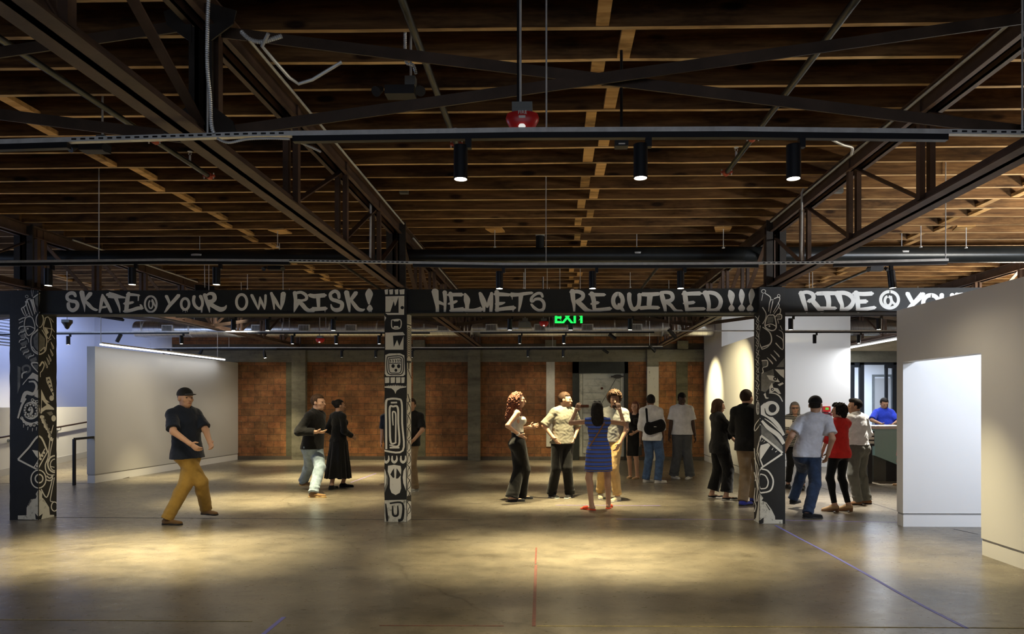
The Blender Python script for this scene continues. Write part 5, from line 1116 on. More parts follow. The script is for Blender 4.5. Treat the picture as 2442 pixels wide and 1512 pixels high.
# ---------------------------------------------------------------- figures: rounded volumes -> one smooth surface
def V3(*a): return np.array(a, dtype=float)
def nrm(v): v = np.asarray(v, float); return v/(np.linalg.norm(v)+1e-9)
def cone(a, b, ra, rb, k=.03, n=None, fl=1., cut=0): return dict(t='c', a=V3(*a), b=V3(*b), ra=ra, rb=rb, k=k, n=None if n is None else nrm(n), fl=fl, cut=cut)
def ellip(c, r, M=None, k=.02, sub=False): return dict(t='e', c=V3(*c), r=V3(*r), M=np.eye(3) if M is None else M, k=k, sub=sub)
def bounds(p, pad):
    if p['t'] == 'c':
        r = max(p['ra'], p['rb'])+pad; return np.minimum(p['a'], p['b'])-r, np.maximum(p['a'], p['b'])+r
    r = p['r'].max()+pad; return p['c']-r, p['c']+r
def dist(p, X, Y, Z):
    if p['t'] == 'c':
        a, b = p['a'], p['b']; ba = b-a; L = ba@ba+1e-12
        x, y, z = X-a[0], Y-a[1], Z-a[2]
        tt = (x*ba[0]+y*ba[1]+z*ba[2])/L; t = np.clip(tt, 0, 1)
        qx, qy, qz = x-t*ba[0], y-t*ba[1], z-t*ba[2]
        if p['n'] is not None:
            n = p['n']; qn = (qx*n[0]+qy*n[1]+qz*n[2])*(1/p['fl']-1); qx, qy, qz = qx+n[0]*qn, qy+n[1]*qn, qz+n[2]*qn
        d = np.sqrt(qx*qx+qy*qy+qz*qz)-(p['ra']+(p['rb']-p['ra'])*t)
        if p['cut']:
            l = math.sqrt(L)
            if p['cut'] & 1: d = np.maximum(d, (tt-1)*l)
            if p['cut'] & 2: d = np.maximum(d, -tt*l)
        return d
    c, r, M = p['c'], p['r'], p['M']
    x, y, z = X-c[0], Y-c[1], Z-c[2]
    lx, ly, lz = [(M[0, i]*x+M[1, i]*y+M[2, i]*z)/r[i] for i in range(3)]
    return (np.sqrt(lx*lx+ly*ly+lz*lz)-1)*r.min()
def wob(X, Y, Z, f, ph=0):
    return (np.sin(f*X+1.7*np.sin(f*.6*Z+ph)+ph)*np.sin(f*.9*Z+1.3*np.sin(f*.7*X+1+ph))*np.sin(f*1.1*Y+2+ph))
def volume(prims, h, clip=None, noise=None, ext=0.02, snap=None):
    lo = np.min([bounds(p, ext)[0] for p in prims if not p.get('sub')], 0); hi = np.max([bounds(p, ext)[1] for p in prims if not p.get('sub')], 0)
    lo = np.floor(lo/h)*h; n = np.ceil((hi-lo)/h).astype(int)+2
    ax = [lo[i]+h*np.arange(n[i]) for i in range(3)]
    f = np.full(n, .5, dtype=np.float32)
    for p in prims:
        k = p['k']; bl, bh = bounds(p, k+2*h)
        i0 = np.maximum(np.floor((bl-lo)/h).astype(int), 0); i1 = np.minimum(np.ceil((bh-lo)/h).astype(int)+1, n)
        if (i1 <= i0).any(): continue
        X, Y, Z = [a_[i0[i]:i1[i]].reshape([-1 if j == i else 1 for j in range(3)]) for i, a_ in enumerate(ax)]
        d = dist(p, X, Y, Z); reg = f[i0[0]:i1[0], i0[1]:i1[1], i0[2]:i1[2]]
        if p.get('sub'): reg[...] = np.maximum(reg, -d)
        else:
            hh = np.clip(.5+.5*(reg-d)/k, 0, 1); reg[...] = reg*(1-hh)+d*hh-k*hh*(1-hh)
    if noise or clip:
        X, Y, Z = np.meshgrid(*ax, indexing='ij', sparse=True)
        if noise: f = f+noise(X, Y, Z)
        if clip: f = np.maximum(f, clip(X, Y, Z))
    f[0] = f[-1] = .5; f[:, 0] = f[:, -1] = .5; f[:, :, 0] = f[:, :, -1] = .5
    return f, lo
def nets(f, lo, h):
    s = f < 0; n = f.shape
    cnt = np.zeros([k-1 for k in n], np.int8)
    for i in (0, 1):
        for j in (0, 1):
            for k in (0, 1): cnt += s[i:n[0]-1+i, j:n[1]-1+j, k:n[2]-1+k]
    mask = (cnt > 0) & (cnt < 8); idx = -np.ones(mask.shape, np.int64); cells = np.argwhere(mask); idx[mask] = np.arange(len(cells))
    acc = np.zeros((len(cells), 3)); w = np.zeros(len(cells)); cx, cy, cz = cells.T
    cor = [(i, j, k) for i in (0, 1) for j in (0, 1) for k in (0, 1)]
    for a in cor:
        for ax_ in range(3):
            if a[ax_]: continue
            b = list(a); b[ax_] = 1
            fa = f[cx+a[0], cy+a[1], cz+a[2]]; fb = f[cx+b[0], cy+b[1], cz+b[2]]; m = (fa < 0) != (fb < 0)
            t = fa[m]/(fa[m]-fb[m]); P = np.tile(np.array(a, float), (m.sum(), 1)); P[:, ax_] += t; acc[m] += P; w[m] += 1
    v = lo+h*(cells+acc/w[:, None]); Q = []
    for ax_ in range(3):
        sl0 = [slice(None)]*3; sl1 = [slice(None)]*3; sl0[ax_] = slice(0, -1); sl1[ax_] = slice(1, None)
        d = s[tuple(sl0)] != s[tuple(sl1)]; e = np.argwhere(d); o = [i for i in range(3) if i != ax_]
        e = e[(e[:, o[0]] > 0) & (e[:, o[1]] > 0) & (e[:, o[0]] < n[o[0]]-1) & (e[:, o[1]] < n[o[1]]-1)]
        ins = s[tuple(e.T)]
        def g(da, db): c = e.copy(); c[:, o[0]] -= da; c[:, o[1]] -= db; return idx[tuple(c.T)]
        q = np.stack([g(1, 1), g(0, 1), g(0, 0), g(1, 0)], 1)
        flip = ins if ax_ == 1 else ~ins
        q[flip] = q[flip][:, ::-1]; Q.append(q)
    return v, np.concatenate(Q)
def mesh_np(name, v, q, mat, parent, up=1, loc=None):
    me = bpy.data.meshes.new(name); me.vertices.add(len(v)); me.vertices.foreach_set('co', v.astype(np.float32).ravel())
    me.loops.add(len(q)*4); me.loops.foreach_set('vertex_index', q.astype(np.int32).ravel())
    me.polygons.add(len(q)); me.polygons.foreach_set('loop_start', np.arange(0, len(q)*4, 4, dtype=np.int32)); me.update(calc_edges=True); me.validate()
    me.shade_smooth(); me.materials.append(MAT[mat])
    o = bpy.data.objects.new(name, me); COL.objects.link(o); o.parent = parent; return o
def sculpt(name, prims, h, mat, parent, clip=None, noise=None):
    f, lo = volume(prims, h, clip, noise); v, q = nets(f, lo, h); return mesh_np(name, v, q, mat, parent)
def ik(a, c, l1, l2, hint):
    a, c = np.array(a, float), np.array(c, float); d = c-a; L = np.linalg.norm(d); L2 = min(L, (l1+l2)*.998); u = d/(L+1e-9)
    if L > L2: c = a+u*L2
    x = (l1*l1-l2*l2+L2*L2)/(2*L2); hgt = math.sqrt(max(l1*l1-x*x, 0)); hn = np.array(hint, float); hn = nrm(hn-u*(hn@u))
    return a+u*x+hn*hgt, c
def rotm(yaw, pitch=0, roll=0):
    cy, sy = math.cos(yaw), math.sin(yaw); cp, sp = math.cos(pitch), math.sin(pitch); cr, sr = math.cos(roll), math.sin(roll)
    Rz = np.array([[cy, -sy, 0], [sy, cy, 0], [0, 0, 1]]); Rx = np.array([[1, 0, 0], [0, cp, -sp], [0, sp, cp]]); Ry = np.array([[cr, 0, sr], [0, 1, 0], [-sr, 0, cr]])
    return Rz@Rx@Ry
SK = {'fair': (.56, .33, .22), 'tan': (.42, .24, .15), 'brown': (.26, .135, .08), 'dark': (.07, .038, .025)}
for k, c in SK.items():
    m, n, l, b = nt('skin_'+k); b.inputs['Base Color'].default_value = (*c, 1); b.inputs['Roughness'].default_value = .55; b.inputs['Specular IOR Level'].default_value = .35
    b.inputs['Subsurface Weight'].default_value = .0; MAT['skin_'+k] = m
plain('eye_white', (.7, .68, .65), .3); plain('eye_iris', (.03, .02, .015), .2); plain('lips', (.38, .13, .10), .5)
HAIRC = {'black': (.012, .010, .009), 'brown': (.05, .026, .013), 'darkbrown': (.03, .018, .012), 'grey': (.22, .2, .18), 'blonde': (.36, .25, .13), 'auburn': (.13, .05, .03)}
for k, c in HAIRC.items():
    m, n, l, b = nt('hair_'+k); v = coords(n, l, 'Object', (1, 1, .25)); f = noise(n, l, v, 90, 3)
    l.new(ramp(n, l, f, [(.3, tuple(x*.5 for x in c)), (.7, tuple(x*1.7 for x in c))]), b.inputs['Base Color']); b.inputs['Roughness'].default_value = .7; b.inputs['Specular IOR Level'].default_value = .2
    bump(n, l, b, f, .6, .006); MAT['hair_'+k] = m

def person(label, feet, head, heading, H=None, sex='m', skin='fair', hair='short', hairc='darkbrown', heavy=1., feet_yaw=(8, -8), head_yaw=0, head_pitch=0,
           hands=(None, None), elbows=(None, None), thumbs=(None, None), lift=(0, 0), top=None, bottom=None, shoes=None, sway=None, crouch=0, extra=None, cat='person', fingers=.5, hvox=None, heady=None, Yfix=None):
    W = []
    for (x, y) in feet: W.append(PZ(x, y) if Yfix is None else Vector((PY(x, y, Yfix).x, Yfix, 0)))
    root = (W[0]+W[1])/2; a = math.radians(heading)
    hp = PY(head[0], head[1], root.y)
    if H is None: H = hp.z
    s = H/1.75; vx = hvox or (.0075 if root.y < 10.6 else .009)
    R2 = lambda v: V3(v[0]*math.cos(a)+v[1]*math.sin(a), -v[0]*math.sin(a)+v[1]*math.cos(a), v[2])
    rt = thing('person', root, label, cat, None, a); del rt['_w']
    L = [R2(w-root) for w in W]      # local ankles; index 0 = left foot in photo order given as person's (right, left)
    hoff = R2(Vector((hp.x-root.x, 0, 0)))
    if heady is not None: hoff = hoff + V3(0, heady, 0)
    fem = sex == 'f'; sw = (.148 if fem else .178)*s*(1+.3*(heavy-1)); hw = (.088 if fem else .085)*s
    # pelvis
    pz = .93*s-crouch; ctr = (L[0]+L[1])/2; pel = V3(ctr[0]+hoff[0]*.35, ctr[1]+hoff[1]*.35, pz)
    for it_ in range(6):
        lf0 = min(lift) if lift[0] == lift[1] else 0; pz = .946*s-crouch+lf0; hw = (.088 if fem else .085)*s; lmax = .865*s
        pel = V3(ctr[0]+hoff[0]*.35, ctr[1]+hoff[1]*.35, pz)
        dm = 0
        for i, sgn in ((0, 1), (1, -1)):
            fy = math.radians(feet_yaw[i]); a0 = L[i]+V3(0, 0, .085*s+lift[i])-V3(-math.sin(fy), math.cos(fy), 0)*.03*s
            hz = math.hypot(*(pel+V3(sgn*hw, 0, 0)-a0)[:2]); zn = a0[2]+math.sqrt(max(lmax**2-hz**2, .01)); dm = max(dm, pz-zn)
        s = (H+dm-lf0)/1.75
    sw = (.148 if fem else .166)*s*(1+.3*(heavy-1)); pz = pz-dm; pel[2] = pz
    if sway: pel = pel+V3(*sway)
    an = []
    lmax = .865*s
    for i, sgn in ((0, 1), (1, -1)):
        fy = math.radians(feet_yaw[i])
        an.append(L[i]+V3(0, 0, .085*s+lift[i]) - V3(-math.sin(fy), math.cos(fy), 0)*.03*s)
    drop = .946*s-pel[2]
    neck = V3(pel[0]+hoff[0]*.6, pel[1]+hoff[1]*.6-.01*s, 1.475*s-drop); up = nrm(neck-pel)
    hc = V3(hoff[0]+.0, hoff[1]+.012*s, H-.118*s-drop*.0) if False else V3(hoff[0], hoff[1]+.015*s, H-.131*s)
    neck[2] = min(neck[2], hc[2]-.14*s)
    fwd = V3(0, 1, 0); hg = heavy
    def at(t): return pel+(neck-pel)*t
    waist = at(.30); chest = at(.66); shc = at(.90)
    SR = shc+V3(sw, -.01*s, 0); SL = shc+V3(-sw, -.01*s, 0)
    arms = []
    for i, (sh, sgn) in enumerate(((SR, 1), (SL, -1))):
        hd = hands[i] if hands[i] is not None else (sgn*.235*(1+.5*(hg-1)), .03, .83)
        wr = V3(hd[0]*s, hd[1]*s, hd[2]*s)+V3(pel[0], pel[1], 0)*.6
        el = elbows[i] if elbows[i] is not None else (sgn*.35, -1, -.2)
        e, w = ik(sh, wr, .285*s, .255*s, el); arms.append((sh, e, w, sgn))
    legs = []
    for i, sgn in ((0, 1), (1, -1)):
        hip = pel+V3(sgn*hw, 0, -.01*s); fy = math.radians(feet_yaw[i]); fd = V3(-math.sin(fy), math.cos(fy), 0)
        kn, ank = ik(hip, an[i], .435*s, .43*s, fd+V3(sgn*.12, 0, 0)); legs.append((hip, kn, ank, fd, sgn))
    RH = rotm(math.radians(head_yaw), math.radians(head_pitch))
    hs = 1.05
    hp_ = lambda x, y, z: hc+RH@V3(x*s*hs, y*s*hs, z*s*hs)
    hk = 1.0 if fem else 1.05
    def torso(inf=0., k=.05):
        P = [cone(at(.0), waist, (.140 if fem else .138)*s*hg+inf, (.118 if fem else .132)*s*hg+inf, k*s, fwd, .70 if hg < 1.1 else .82),
             cone(waist, chest, (.118 if fem else .134)*s*hg+inf, (.135 if fem else .155)*s*hg+inf, k*s, fwd, .66 if hg < 1.1 else .74),
             cone(chest, shc+V3(0, 0, -.045*s), (.130 if fem else .150)*s+inf, (.115 if fem else .135)*s+inf, k*s, fwd, .62),
             cone(SR+V3(-.03*s, 0, -.005), SL+V3(.03*s, 0, -.005), .050*s+inf, .050*s+inf, k*s), cone(shc+V3(.05*s, -.01, .02*s), shc+V3(-.05*s, -.01, .02*s), .05*s+inf, .05*s+inf, .05*s),
             ellip(pel+V3(.065*s, -.045*s, -.03*s), (.085*s+inf, .085*s+inf, .09*s+inf), None, .04*s), ellip(pel+V3(-.065*s, -.045*s, -.03*s), (.085*s+inf, .085*s+inf, .09*s+inf), None, .04*s)]
        if fem: P += [ellip(chest+V3(sg*.068*s, .075*s, .0), (.062*s+inf, .055*s+inf, .062*s+inf), None, .03*s) for sg in (1, -1)]
        if hg > 1.1: P.append(ellip(waist+V3(0, .05*s, 0), (.14*s*hg+inf, .12*s*hg+inf, .15*s+inf), None, .06*s))
        return P
    aw = .86 if fem else 1.
    def arm(i, inf=0., frac=2., k=.02, ewid=1.):
        sh, e, w, sgn = arms[i]; P = []
        r0, r1, r2, r3 = .050*s*aw, .040*s*aw, .041*s*aw, .027*s*aw
        if frac <= 1: q = sh+(e-sh)*frac; P.append(cone(sh, q, r0*.98+inf*.5, (r0+(r1-r0)*frac)*ewid+inf, k, cut=1))
        else:
            P.append(cone(sh, e, r0*.98+inf*.6, r1+inf, k)); q = e+(w-e)*(frac-1); P.append(cone(e, q, r2+inf, r2+(r3-r2)*(frac-1)+inf, k, cut=(1 if inf else 0)))
        P.append(ellip(sh+V3(0, 0, -.012), (.052*s*aw+inf*.6, .052*s*aw+inf*.6, .050*s*aw+inf*.5), None, k)); return P
    def leg(i, inf=0., k=.03, flare=0., zend=None, thick=1.):
        hip, kn, an_, fd, sgn = legs[i]; lw = .93 if fem else 1.
        e = an_; r3 = .038*s
        if zend is not None:
            t = min(1.06, max(0, (kn[2]-zend)/(kn[2]-an_[2]+1e-6))); e = kn+(an_-kn)*t
        P = [cone(hip, kn, .088*s*thick+inf*1.1, .057*s*lw+inf+flare*.3, k), cone(kn, e, .055*s*lw+inf+flare*.3, r3+inf+flare, k, cut=(1 if inf else 0))]
        if not inf or flare < .02: P.append(ellip(kn+(an_-kn)*.28+(-fd)*.018*s, (.05*s*lw+inf, .05*s*lw+inf, .10*s), None, .03))
        return P
    # ---- body
    B = torso(-.004)
    B += [cone(neck-V3(0, 0, .03*s), hc+RH@V3(0, -.02*s, -.05*s), .056*s*hk*(1 if fem else 1.05), .052*s*hk, .025*s)]
    B += [ellip(hp_(0, -.012, .028), V3(.074, .094, .092)*s*hk, RH, .02*s), ellip(hp_(0, .022, -.02), V3(.060, .070, .088)*s*hk, RH, .025*s),
          ellip(hp_(0, .045, -.078), V3(.036, .036, .030)*s*hk, RH, .03*s), ellip(hp_(0, .072, .022), V3(.045, .022, .014)*s, RH, .018*s),
          cone(hp_(0, .088, .012), hp_(0, .107, -.026), .008*s, .0135*s, .012*s), ellip(hp_(0, .084, -.058), V3(.024, .013, .012)*s, RH, .012*s)]
    for sg in (1, -1):
        B += [ellip(hp_(sg*.030, .096, .006), V3(.014, .012, .010)*s, RH, .01, True), ellip(hp_(sg*.074*hk, -.005, -.005), V3(.010, .022, .032)*s, RH, .008*s), ellip(hp_(sg*.04, .06, -.02), V3(.024, .022, .022)*s, RH, .02*s)]
    for i in (0, 1):
        sh, e, w, sgn = arms[i]; B += arm(i)
        d = nrm(w-e); th = thumbs[i]; th = V3(*(th if th is not None else (sgn*-.15, 1, 0))); th = nrm(th-d*(th@d)); pn = -sgn*np.cross(d, th)
        pc = w+d*.05*s; B += [cone(w, w+d*.085*s, .030*s, .041*s, .015*s, pn, .42), cone(w-d*.02*s, w+d*.01*s, .027*s, .027*s, .01*s)]
        for fi, (o_, ln, r) in enumerate(((.030, .068, .0088), (.010, .078, .009), (-.010, .072, .0088), (-.029, .058, .0078))):
            r0 = w+d*.088*s+th*o_*s; c1 = fingers*(.55+.12*fi); c2 = fingers*(1.3+.15*fi)
            m1 = r0+(d*math.cos(c1)+pn*math.sin(c1)+th*o_*1.2)*ln*.5*s; m2 = m1+(d*math.cos(c2)+pn*math.sin(c2))*ln*.5*s
            B += [cone(r0-d*.015*s, m1, r*s*1.05, r*s, .005), cone(m1, m2, r*s, r*s*.85, .004)]
        t0 = w+d*.025*s+th*.026*s; t1 = t0+(d*.6+th*.75+pn*.35)*.036*s; t2 = t1+(d*.85+th*.3+pn*.4)*.032*s; B += [cone(t0, t1, .014*s, .011*s, .008), cone(t1, t2, .011*s, .009*s, .004)]
        B += leg(i)
        hip, kn, ank, fd, sg2 = legs[i]; z0 = ank[2]-.05*s
        B += [cone(ank-fd*.03*s-V3(0, 0, .04*s), ank-V3(0, 0, 0), .030*s, .036*s, .02*s), cone(ank-fd*.025*s-V3(0, 0, .045*s), ank+fd*.13*s-V3(0, 0, .058*s+(lift[i]*.9 if (shoes or {}).get('k') == 'clog' else 0)), .032*s, .026*s, .02*s, V3(0, 0, 1), .8)]
    sculpt('body', B, vx, 'skin_'+skin, rt)
    for sg in (1, -1):
        e_ = hp_(sg*.030, .083, .006); sculpt('eye', [ellip(e_, V3(.0125, .009, .0085)*s, RH, .002)], .004, 'eye_iris' if root.y > 12.5 else 'eye_iris', rt)
    sculpt('mouth', [ellip(hp_(0, .095, -.058), V3(.022, .006, .007)*s, RH, .002)], .004, 'lips', rt)
    # ---- hair
    hn = None; HP = []; fr = hairc
    inv = RH.T
    def hl(X, Y, Z):
        x, y, z = X-hc[0], Y-hc[1], Z-hc[2]; return [(inv[i, 0]*x+inv[i, 1]*y+inv[i, 2]*z)/(s*1.05) for i in range(3)]
    def face_clip(X, Y, Z, yb=.028, zt=.068):
        x, y, z = hl(X, Y, Z); return np.minimum(y-yb+0*z, zt-z+0*y)*s
    hclip = face_clip
    cap = [ellip(hp_(0, -.014, .034), V3(.083, .104, .099)*s*hk, RH, .01)]
    if hair == 'short': HP = cap; cl = lambda X, Y, Z: np.maximum(face_clip(X, Y, Z, .022, .066), (-.045-hl(X, Y, Z)[2])*s)
    elif hair == 'crop': HP = [ellip(hp_(0, -.012, .031), V3(.078, .099, .096)*s*hk, RH, .01)]; cl = lambda X, Y, Z: np.maximum(face_clip(X, Y, Z, .015, .078), (-.03-hl(X, Y, Z)[2])*s)
    elif hair == 'slick': HP = cap+[ellip(hp_(0, .03, .105), V3(.05, .06, .03)*s, RH, .02)]; cl = lambda X, Y, Z: np.maximum(face_clip(X, Y, Z, .02, .07), (-.035-hl(X, Y, Z)[2])*s)
    elif hair == 'curlyshort': HP = [ellip(hp_(0, -.025, .03), V3(.105, .118, .115)*s, RH, .01), ellip(hp_(.03, .05, .10), V3(.06, .045, .04)*s, RH, .02), ellip(hp_(0, -.08, -.03), V3(.085, .05, .09)*s, RH, .03)]; cl = lambda X, Y, Z: face_clip(X, Y, Z, .03, .07); hn = lambda X, Y, Z: .011*wob(X, Y, Z, 95)+.006*wob(X, Y, Z, 190, 1)
    elif hair == 'curlytall': HP = [ellip(hp_(0, -.02, .05), V3(.122, .125, .125)*s, RH, .01), ellip(hp_(0, .06, .11), V3(.085, .045, .04)*s, RH, .02)]; cl = lambda X, Y, Z: np.maximum(face_clip(X, Y, Z, .035, .075), (-.06-hl(X, Y, Z)[2])*s); hn = lambda X, Y, Z: .013*wob(X, Y, Z, 85)+.007*wob(X, Y, Z, 170, 2)
    elif hair == 'curlylong': HP = [ellip(hp_(0, -.025, .025), V3(.105, .12, .112)*s, RH, .01), cone(hp_(0, -.07, -.02), hp_(0, -.13, -.26), .10*s, .075*s, .04*s), cone(hp_(.07, .0, -.04), hp_(.08, .02, -.22), .04*s, .035*s, .03*s), cone(hp_(-.07, .0, -.04), hp_(-.08, .02, -.22), .04*s, .035*s, .03*s)]; cl = lambda X, Y, Z: np.where(hl(X, Y, Z)[2] > -.11, face_clip(X, Y, Z, .025, .078), -1.); hn = lambda X, Y, Z: .012*wob(X, Y, Z, 80)+.006*wob(X, Y, Z, 160, 1)
    elif hair == 'long': HP = [ellip(hp_(0, -.016, .03), V3(.088, .108, .103)*s, RH, .01), cone(hp_(0, -.06, 0), hp_(0, -.085, -.17), .092*s, .10*s, .03*s, RH@V3(0, 1, 0), .55), cone(hp_(0, -.085, -.17), hp_(.01, -.085, -.30), .10*s, .05*s, .03*s, RH@V3(0, 1, 0), .5), cone(hp_(.065, -.01, 0), hp_(.07, -.01, -.16), .03*s, .03*s, .03*s), cone(hp_(-.065, -.01, 0), hp_(-.07, -.01, -.16), .03*s, .03*s, .03*s)]; cl = lambda X, Y, Z: np.where(hl(X, Y, Z)[2] > -.10, face_clip(X, Y, Z, .022, .072), -1.); hn = lambda X, Y, Z: .004*wob(X, Y, Z*.2, 120)
    elif hair == 'bob': HP = [ellip(hp_(0, -.016, .03), V3(.09, .110, .103)*s, RH, .01), cone(hp_(0, -.035, .0), hp_(0, -.05, -.09), .085*s, .08*s, .03*s), cone(hp_(.06, .0, 0), hp_(.062, .0, -.10), .033*s, .035*s, .03*s), cone(hp_(-.06, .0, 0), hp_(-.062, .0, -.10), .033*s, .035*s, .03*s)]; cl = lambda X, Y, Z: np.maximum(face_clip(X, Y, Z, .03, .062), (-.125-hl(X, Y, Z)[2])*s); hn = lambda X, Y, Z: .003*wob(X, Y, Z*.2, 120)
    elif hair == 'bun': HP = cap+[ellip(hp_(0, -.11, .06), V3(.045, .04, .045)*s, RH, .02)]; cl = lambda X, Y, Z: np.maximum(face_clip(X, Y, Z, .02, .07), (-.05-hl(X, Y, Z)[2])*s)
    elif hair == 'cap':
        HP = [ellip(hp_(0, -.012, .020), V3(.079, .100, .092)*s, RH, .01)]; cl = lambda X, Y, Z: np.maximum(face_clip(X, Y, Z, .01, .09), (-.04-hl(X, Y, Z)[2])*s)
    if HP: sculpt('hair', HP, vx if 'curly' not in hair else .0065, 'hair_'+hairc, rt, cl, hn)
    if hair == 'cap':
        cloth('cap_cloth', (.018, .018, .02))
        o = sculpt('cap', [ellip(hp_(0, -.010, .045), V3(.090, .110, .092)*s, RH, .01), ellip(hp_(0, .115, .045), V3(.068, .07, .010)*s, RH, .01)], .0065, 'cap_cloth', rt, lambda X, Y, Z: (.030-hl(X, Y, Z)[2])*s)
    # ---- clothes
    wn = lambda amp, f=22, ph=0: (lambda X, Y, Z: amp*wob(X, Y, Z, f, ph)+amp*.5*wob(X, Y, Z, f*2.1, ph+1))
    if bottom:
        t, mt = bottom['t'], bottom['m']
        if t == 'trousers':
            inf = bottom.get('inf', .016); zt = bottom.get('top', 1.03)*s-drop; fl = bottom.get('flare', .012); ze = bottom.get('hem', .06)*s
            P = [q for q in torso(inf*.8)[:1]+torso(inf*.8)[5:7]]+leg(0, inf, .03, fl, ze)+leg(1, inf, .03, fl, ze)
            am = bottom.get('wr', .004)
            def nz(X, Y, Z): return am*.6*wob(X, Y, Z*.5, 30)+am*.55*np.sin(85*Z+6*np.sin(9*X)+4*Y)*np.exp(-((Z-.13*s)/.06)**2)+am*.5*wob(X, Y, Z*.6, 65, 2)
            sculpt('trousers', P, vx, mt, rt, lambda X, Y, Z: Z-zt+0*X, nz)
            if bottom.get('belt'): sculpt('belt', [cone(pel+V3(0, 0, .03*s), pel+V3(0, 0, .09*s), .142*s*hg+.02, .136*s*hg+.02, .01, fwd, .72)], vx, bottom['belt'], rt, lambda X, Y, Z: np.abs(Z-(zt-.012))-.018+0*X)
        elif t == 'skirt':
            zt = bottom.get('top', 1.04)*s-drop; zh = bottom.get('hem', .25)*s; w1 = bottom.get('w', .22)*s
            c_ = (an[0]+an[1])/2; P = [cone(V3(pel[0], pel[1], zt), V3(pel[0], pel[1], .88*s-drop), .135*s, .182*s, .05, fwd, .80), cone(V3(pel[0], pel[1], .88*s-drop), V3(c_[0]*.6+pel[0]*.4, c_[1]*.6+pel[1]*.4, zh), .182*s, w1, .05, fwd, .85, cut=1)]
            fold = bottom.get('fold', .012)
            def nz(X, Y, Z): th_ = np.arctan2(Y-pel[1], X-pel[0]); return fold*np.cos(13*th_+2*np.sin(3*th_))*np.clip((1.0*s-Z)/(.6*s), 0, 1)+.003*wob(X, Y, Z, 30)
            sculpt('skirt', P, vx, mt, rt, lambda X, Y, Z: np.maximum(Z-zt, zh-Z)+0*X, nz)
    if top:
        inf = top.get('inf', .014); hem = top.get('hem', .90)*s-drop*.7; sl = top.get('sleeve', .6); neckz = (shc[2]+.055*s)
        P = torso(inf)
        if top.get('legs'): P += leg(0, inf, .04, 0)[:1]+leg(1, inf, .04, 0)[:1]
        if hem < .78*s:
            P += [cone(V3(pel[0], pel[1], 1.0*s-drop), V3(pel[0], pel[1], hem), .145*s*hg+inf, top.get('w', .19)*s*hg, .06, fwd, .76, cut=1)]
        else: P += [cone(waist, V3(pel[0], pel[1], hem), .13*s*hg+inf, top.get('w', .15)*s*hg+inf, .05, fwd, .74, cut=1)]
        if sl > 0:
            for i in (0, 1): P += arm(i, inf+(.006 if sl <= 1 else .002), sl, .03, top.get('swid', 1.12))
        am = top.get('wr', .005)
        P = [q for q in P]
        nkr = top.get('neck', .068)*s
        def clipf(X, Y, Z):
            d = hem-Z+0*X
            rr = np.sqrt((X-neck[0])**2+((Y-neck[1]-.012)*1.0)**2)
            d = np.maximum(d, np.minimum(nkr-rr, (Z-(shc[2]+.02*s))))
            if sl == 0:   # sleeveless: cut at the shoulder points
                d = np.maximum(d, np.abs(X-shc[0])-(sw-.012)+0*Z)
            if top.get('scoop'): d = np.maximum(d, (Z-(chest[2]+.07*s))*1.0+0*X)
            return d
        nz = lambda X, Y, Z: am*.6*wob(X, Y, Z*.7, 24, 1)+am*.55*wob(X, Y, Z*1.2, 55, 3)
        sculpt(top.get('name', 'shirt'), P, vx, top['m'], rt, clipf, nz)
        if top.get('collar'):
            cc = neck+V3(0, .004, .0)
            def ck(X, Y, Z): return np.maximum(np.maximum(Z-(neck[2]+.055*s-(Y-neck[1])*.35), (neck[2]-.03*s)-Z), .054*s-np.sqrt((X-neck[0])**2+(Y-neck[1])**2))
            sculpt('collar', [cone(cc-V3(0, 0, .05*s), cc+V3(0, 0, .08*s), .088*s, .070*s, .01)], vx*.9, top.get('cm', top['m']), rt, ck)
    sh = shoes or {}
    for i in (0, 1):
        hip, kn, ank, fd, sg = legs[i]; lf = lift[i]; z0 = ank[2]-.085*s; c = ank+V3(0, 0, 0); hl_ = sh.get('heel', 0)*s; kind = sh.get('k', 'shoe')
        hgt = V3(0, 0, 1); side = np.cross(fd, hgt)
        base = V3(ank[0], ank[1], z0)
        if kind in ('shoe', 'sneaker', 'flat', 'clog'):
            hi = {'shoe': .085, 'sneaker': .075, 'flat': .040, 'clog': .065}[kind]*s
            P = [cone(base-fd*.035*s+hgt*(.035*s), base+fd*.02*s+hgt*.04*s, .038*s, .042*s, .02), cone(base+fd*.02*s+hgt*.035*s, base+fd*.165*s+hgt*.022*s, .042*s, .036*s, .03, hgt, .75)]
            if kind in ('shoe', 'sneaker'): P.append(cone(base+hgt*.04*s-fd*.01, base+hgt*(hi)+fd*.0, .044*s, .044*s, .02))
            if kind == 'clog':
                P = [cone(base-fd*.035*s+hgt*.03*s, base+fd*.03*s+hgt*.028*s, .040*s, .042*s, .02), cone(base+fd*.03*s+hgt*.026*s, base+fd*.165*s-hgt*(lf-.028*s), .042*s, .036*s, .03, hgt, .75)]
            o = sculpt('shoe', P, .006, sh['m'], rt, (lambda X, Y, Z: np.maximum((z0-lf+.008)-Z, Z-(z0+hi))+0*X) if kind == 'clog' else (lambda X, Y, Z: np.maximum((z0+.008)-Z, Z-(z0+hi))+0*X))
            P2 = [cone(base-fd*.035*s+hgt*.0, base+fd*.07*s, .041*s, .036*s, .02), cone(base+fd*.07*s, base+fd*.165*s, .038*s, .041*s, .03)]
            zs = .022*s
            if kind == 'clog': P2 = [cone(base-fd*.035*s+hgt*.004, base+fd*.03*s, .042*s, .040*s, .02), cone(base+fd*.03*s, base+fd*.165*s-hgt*lf, .040*s, .040*s, .03)]
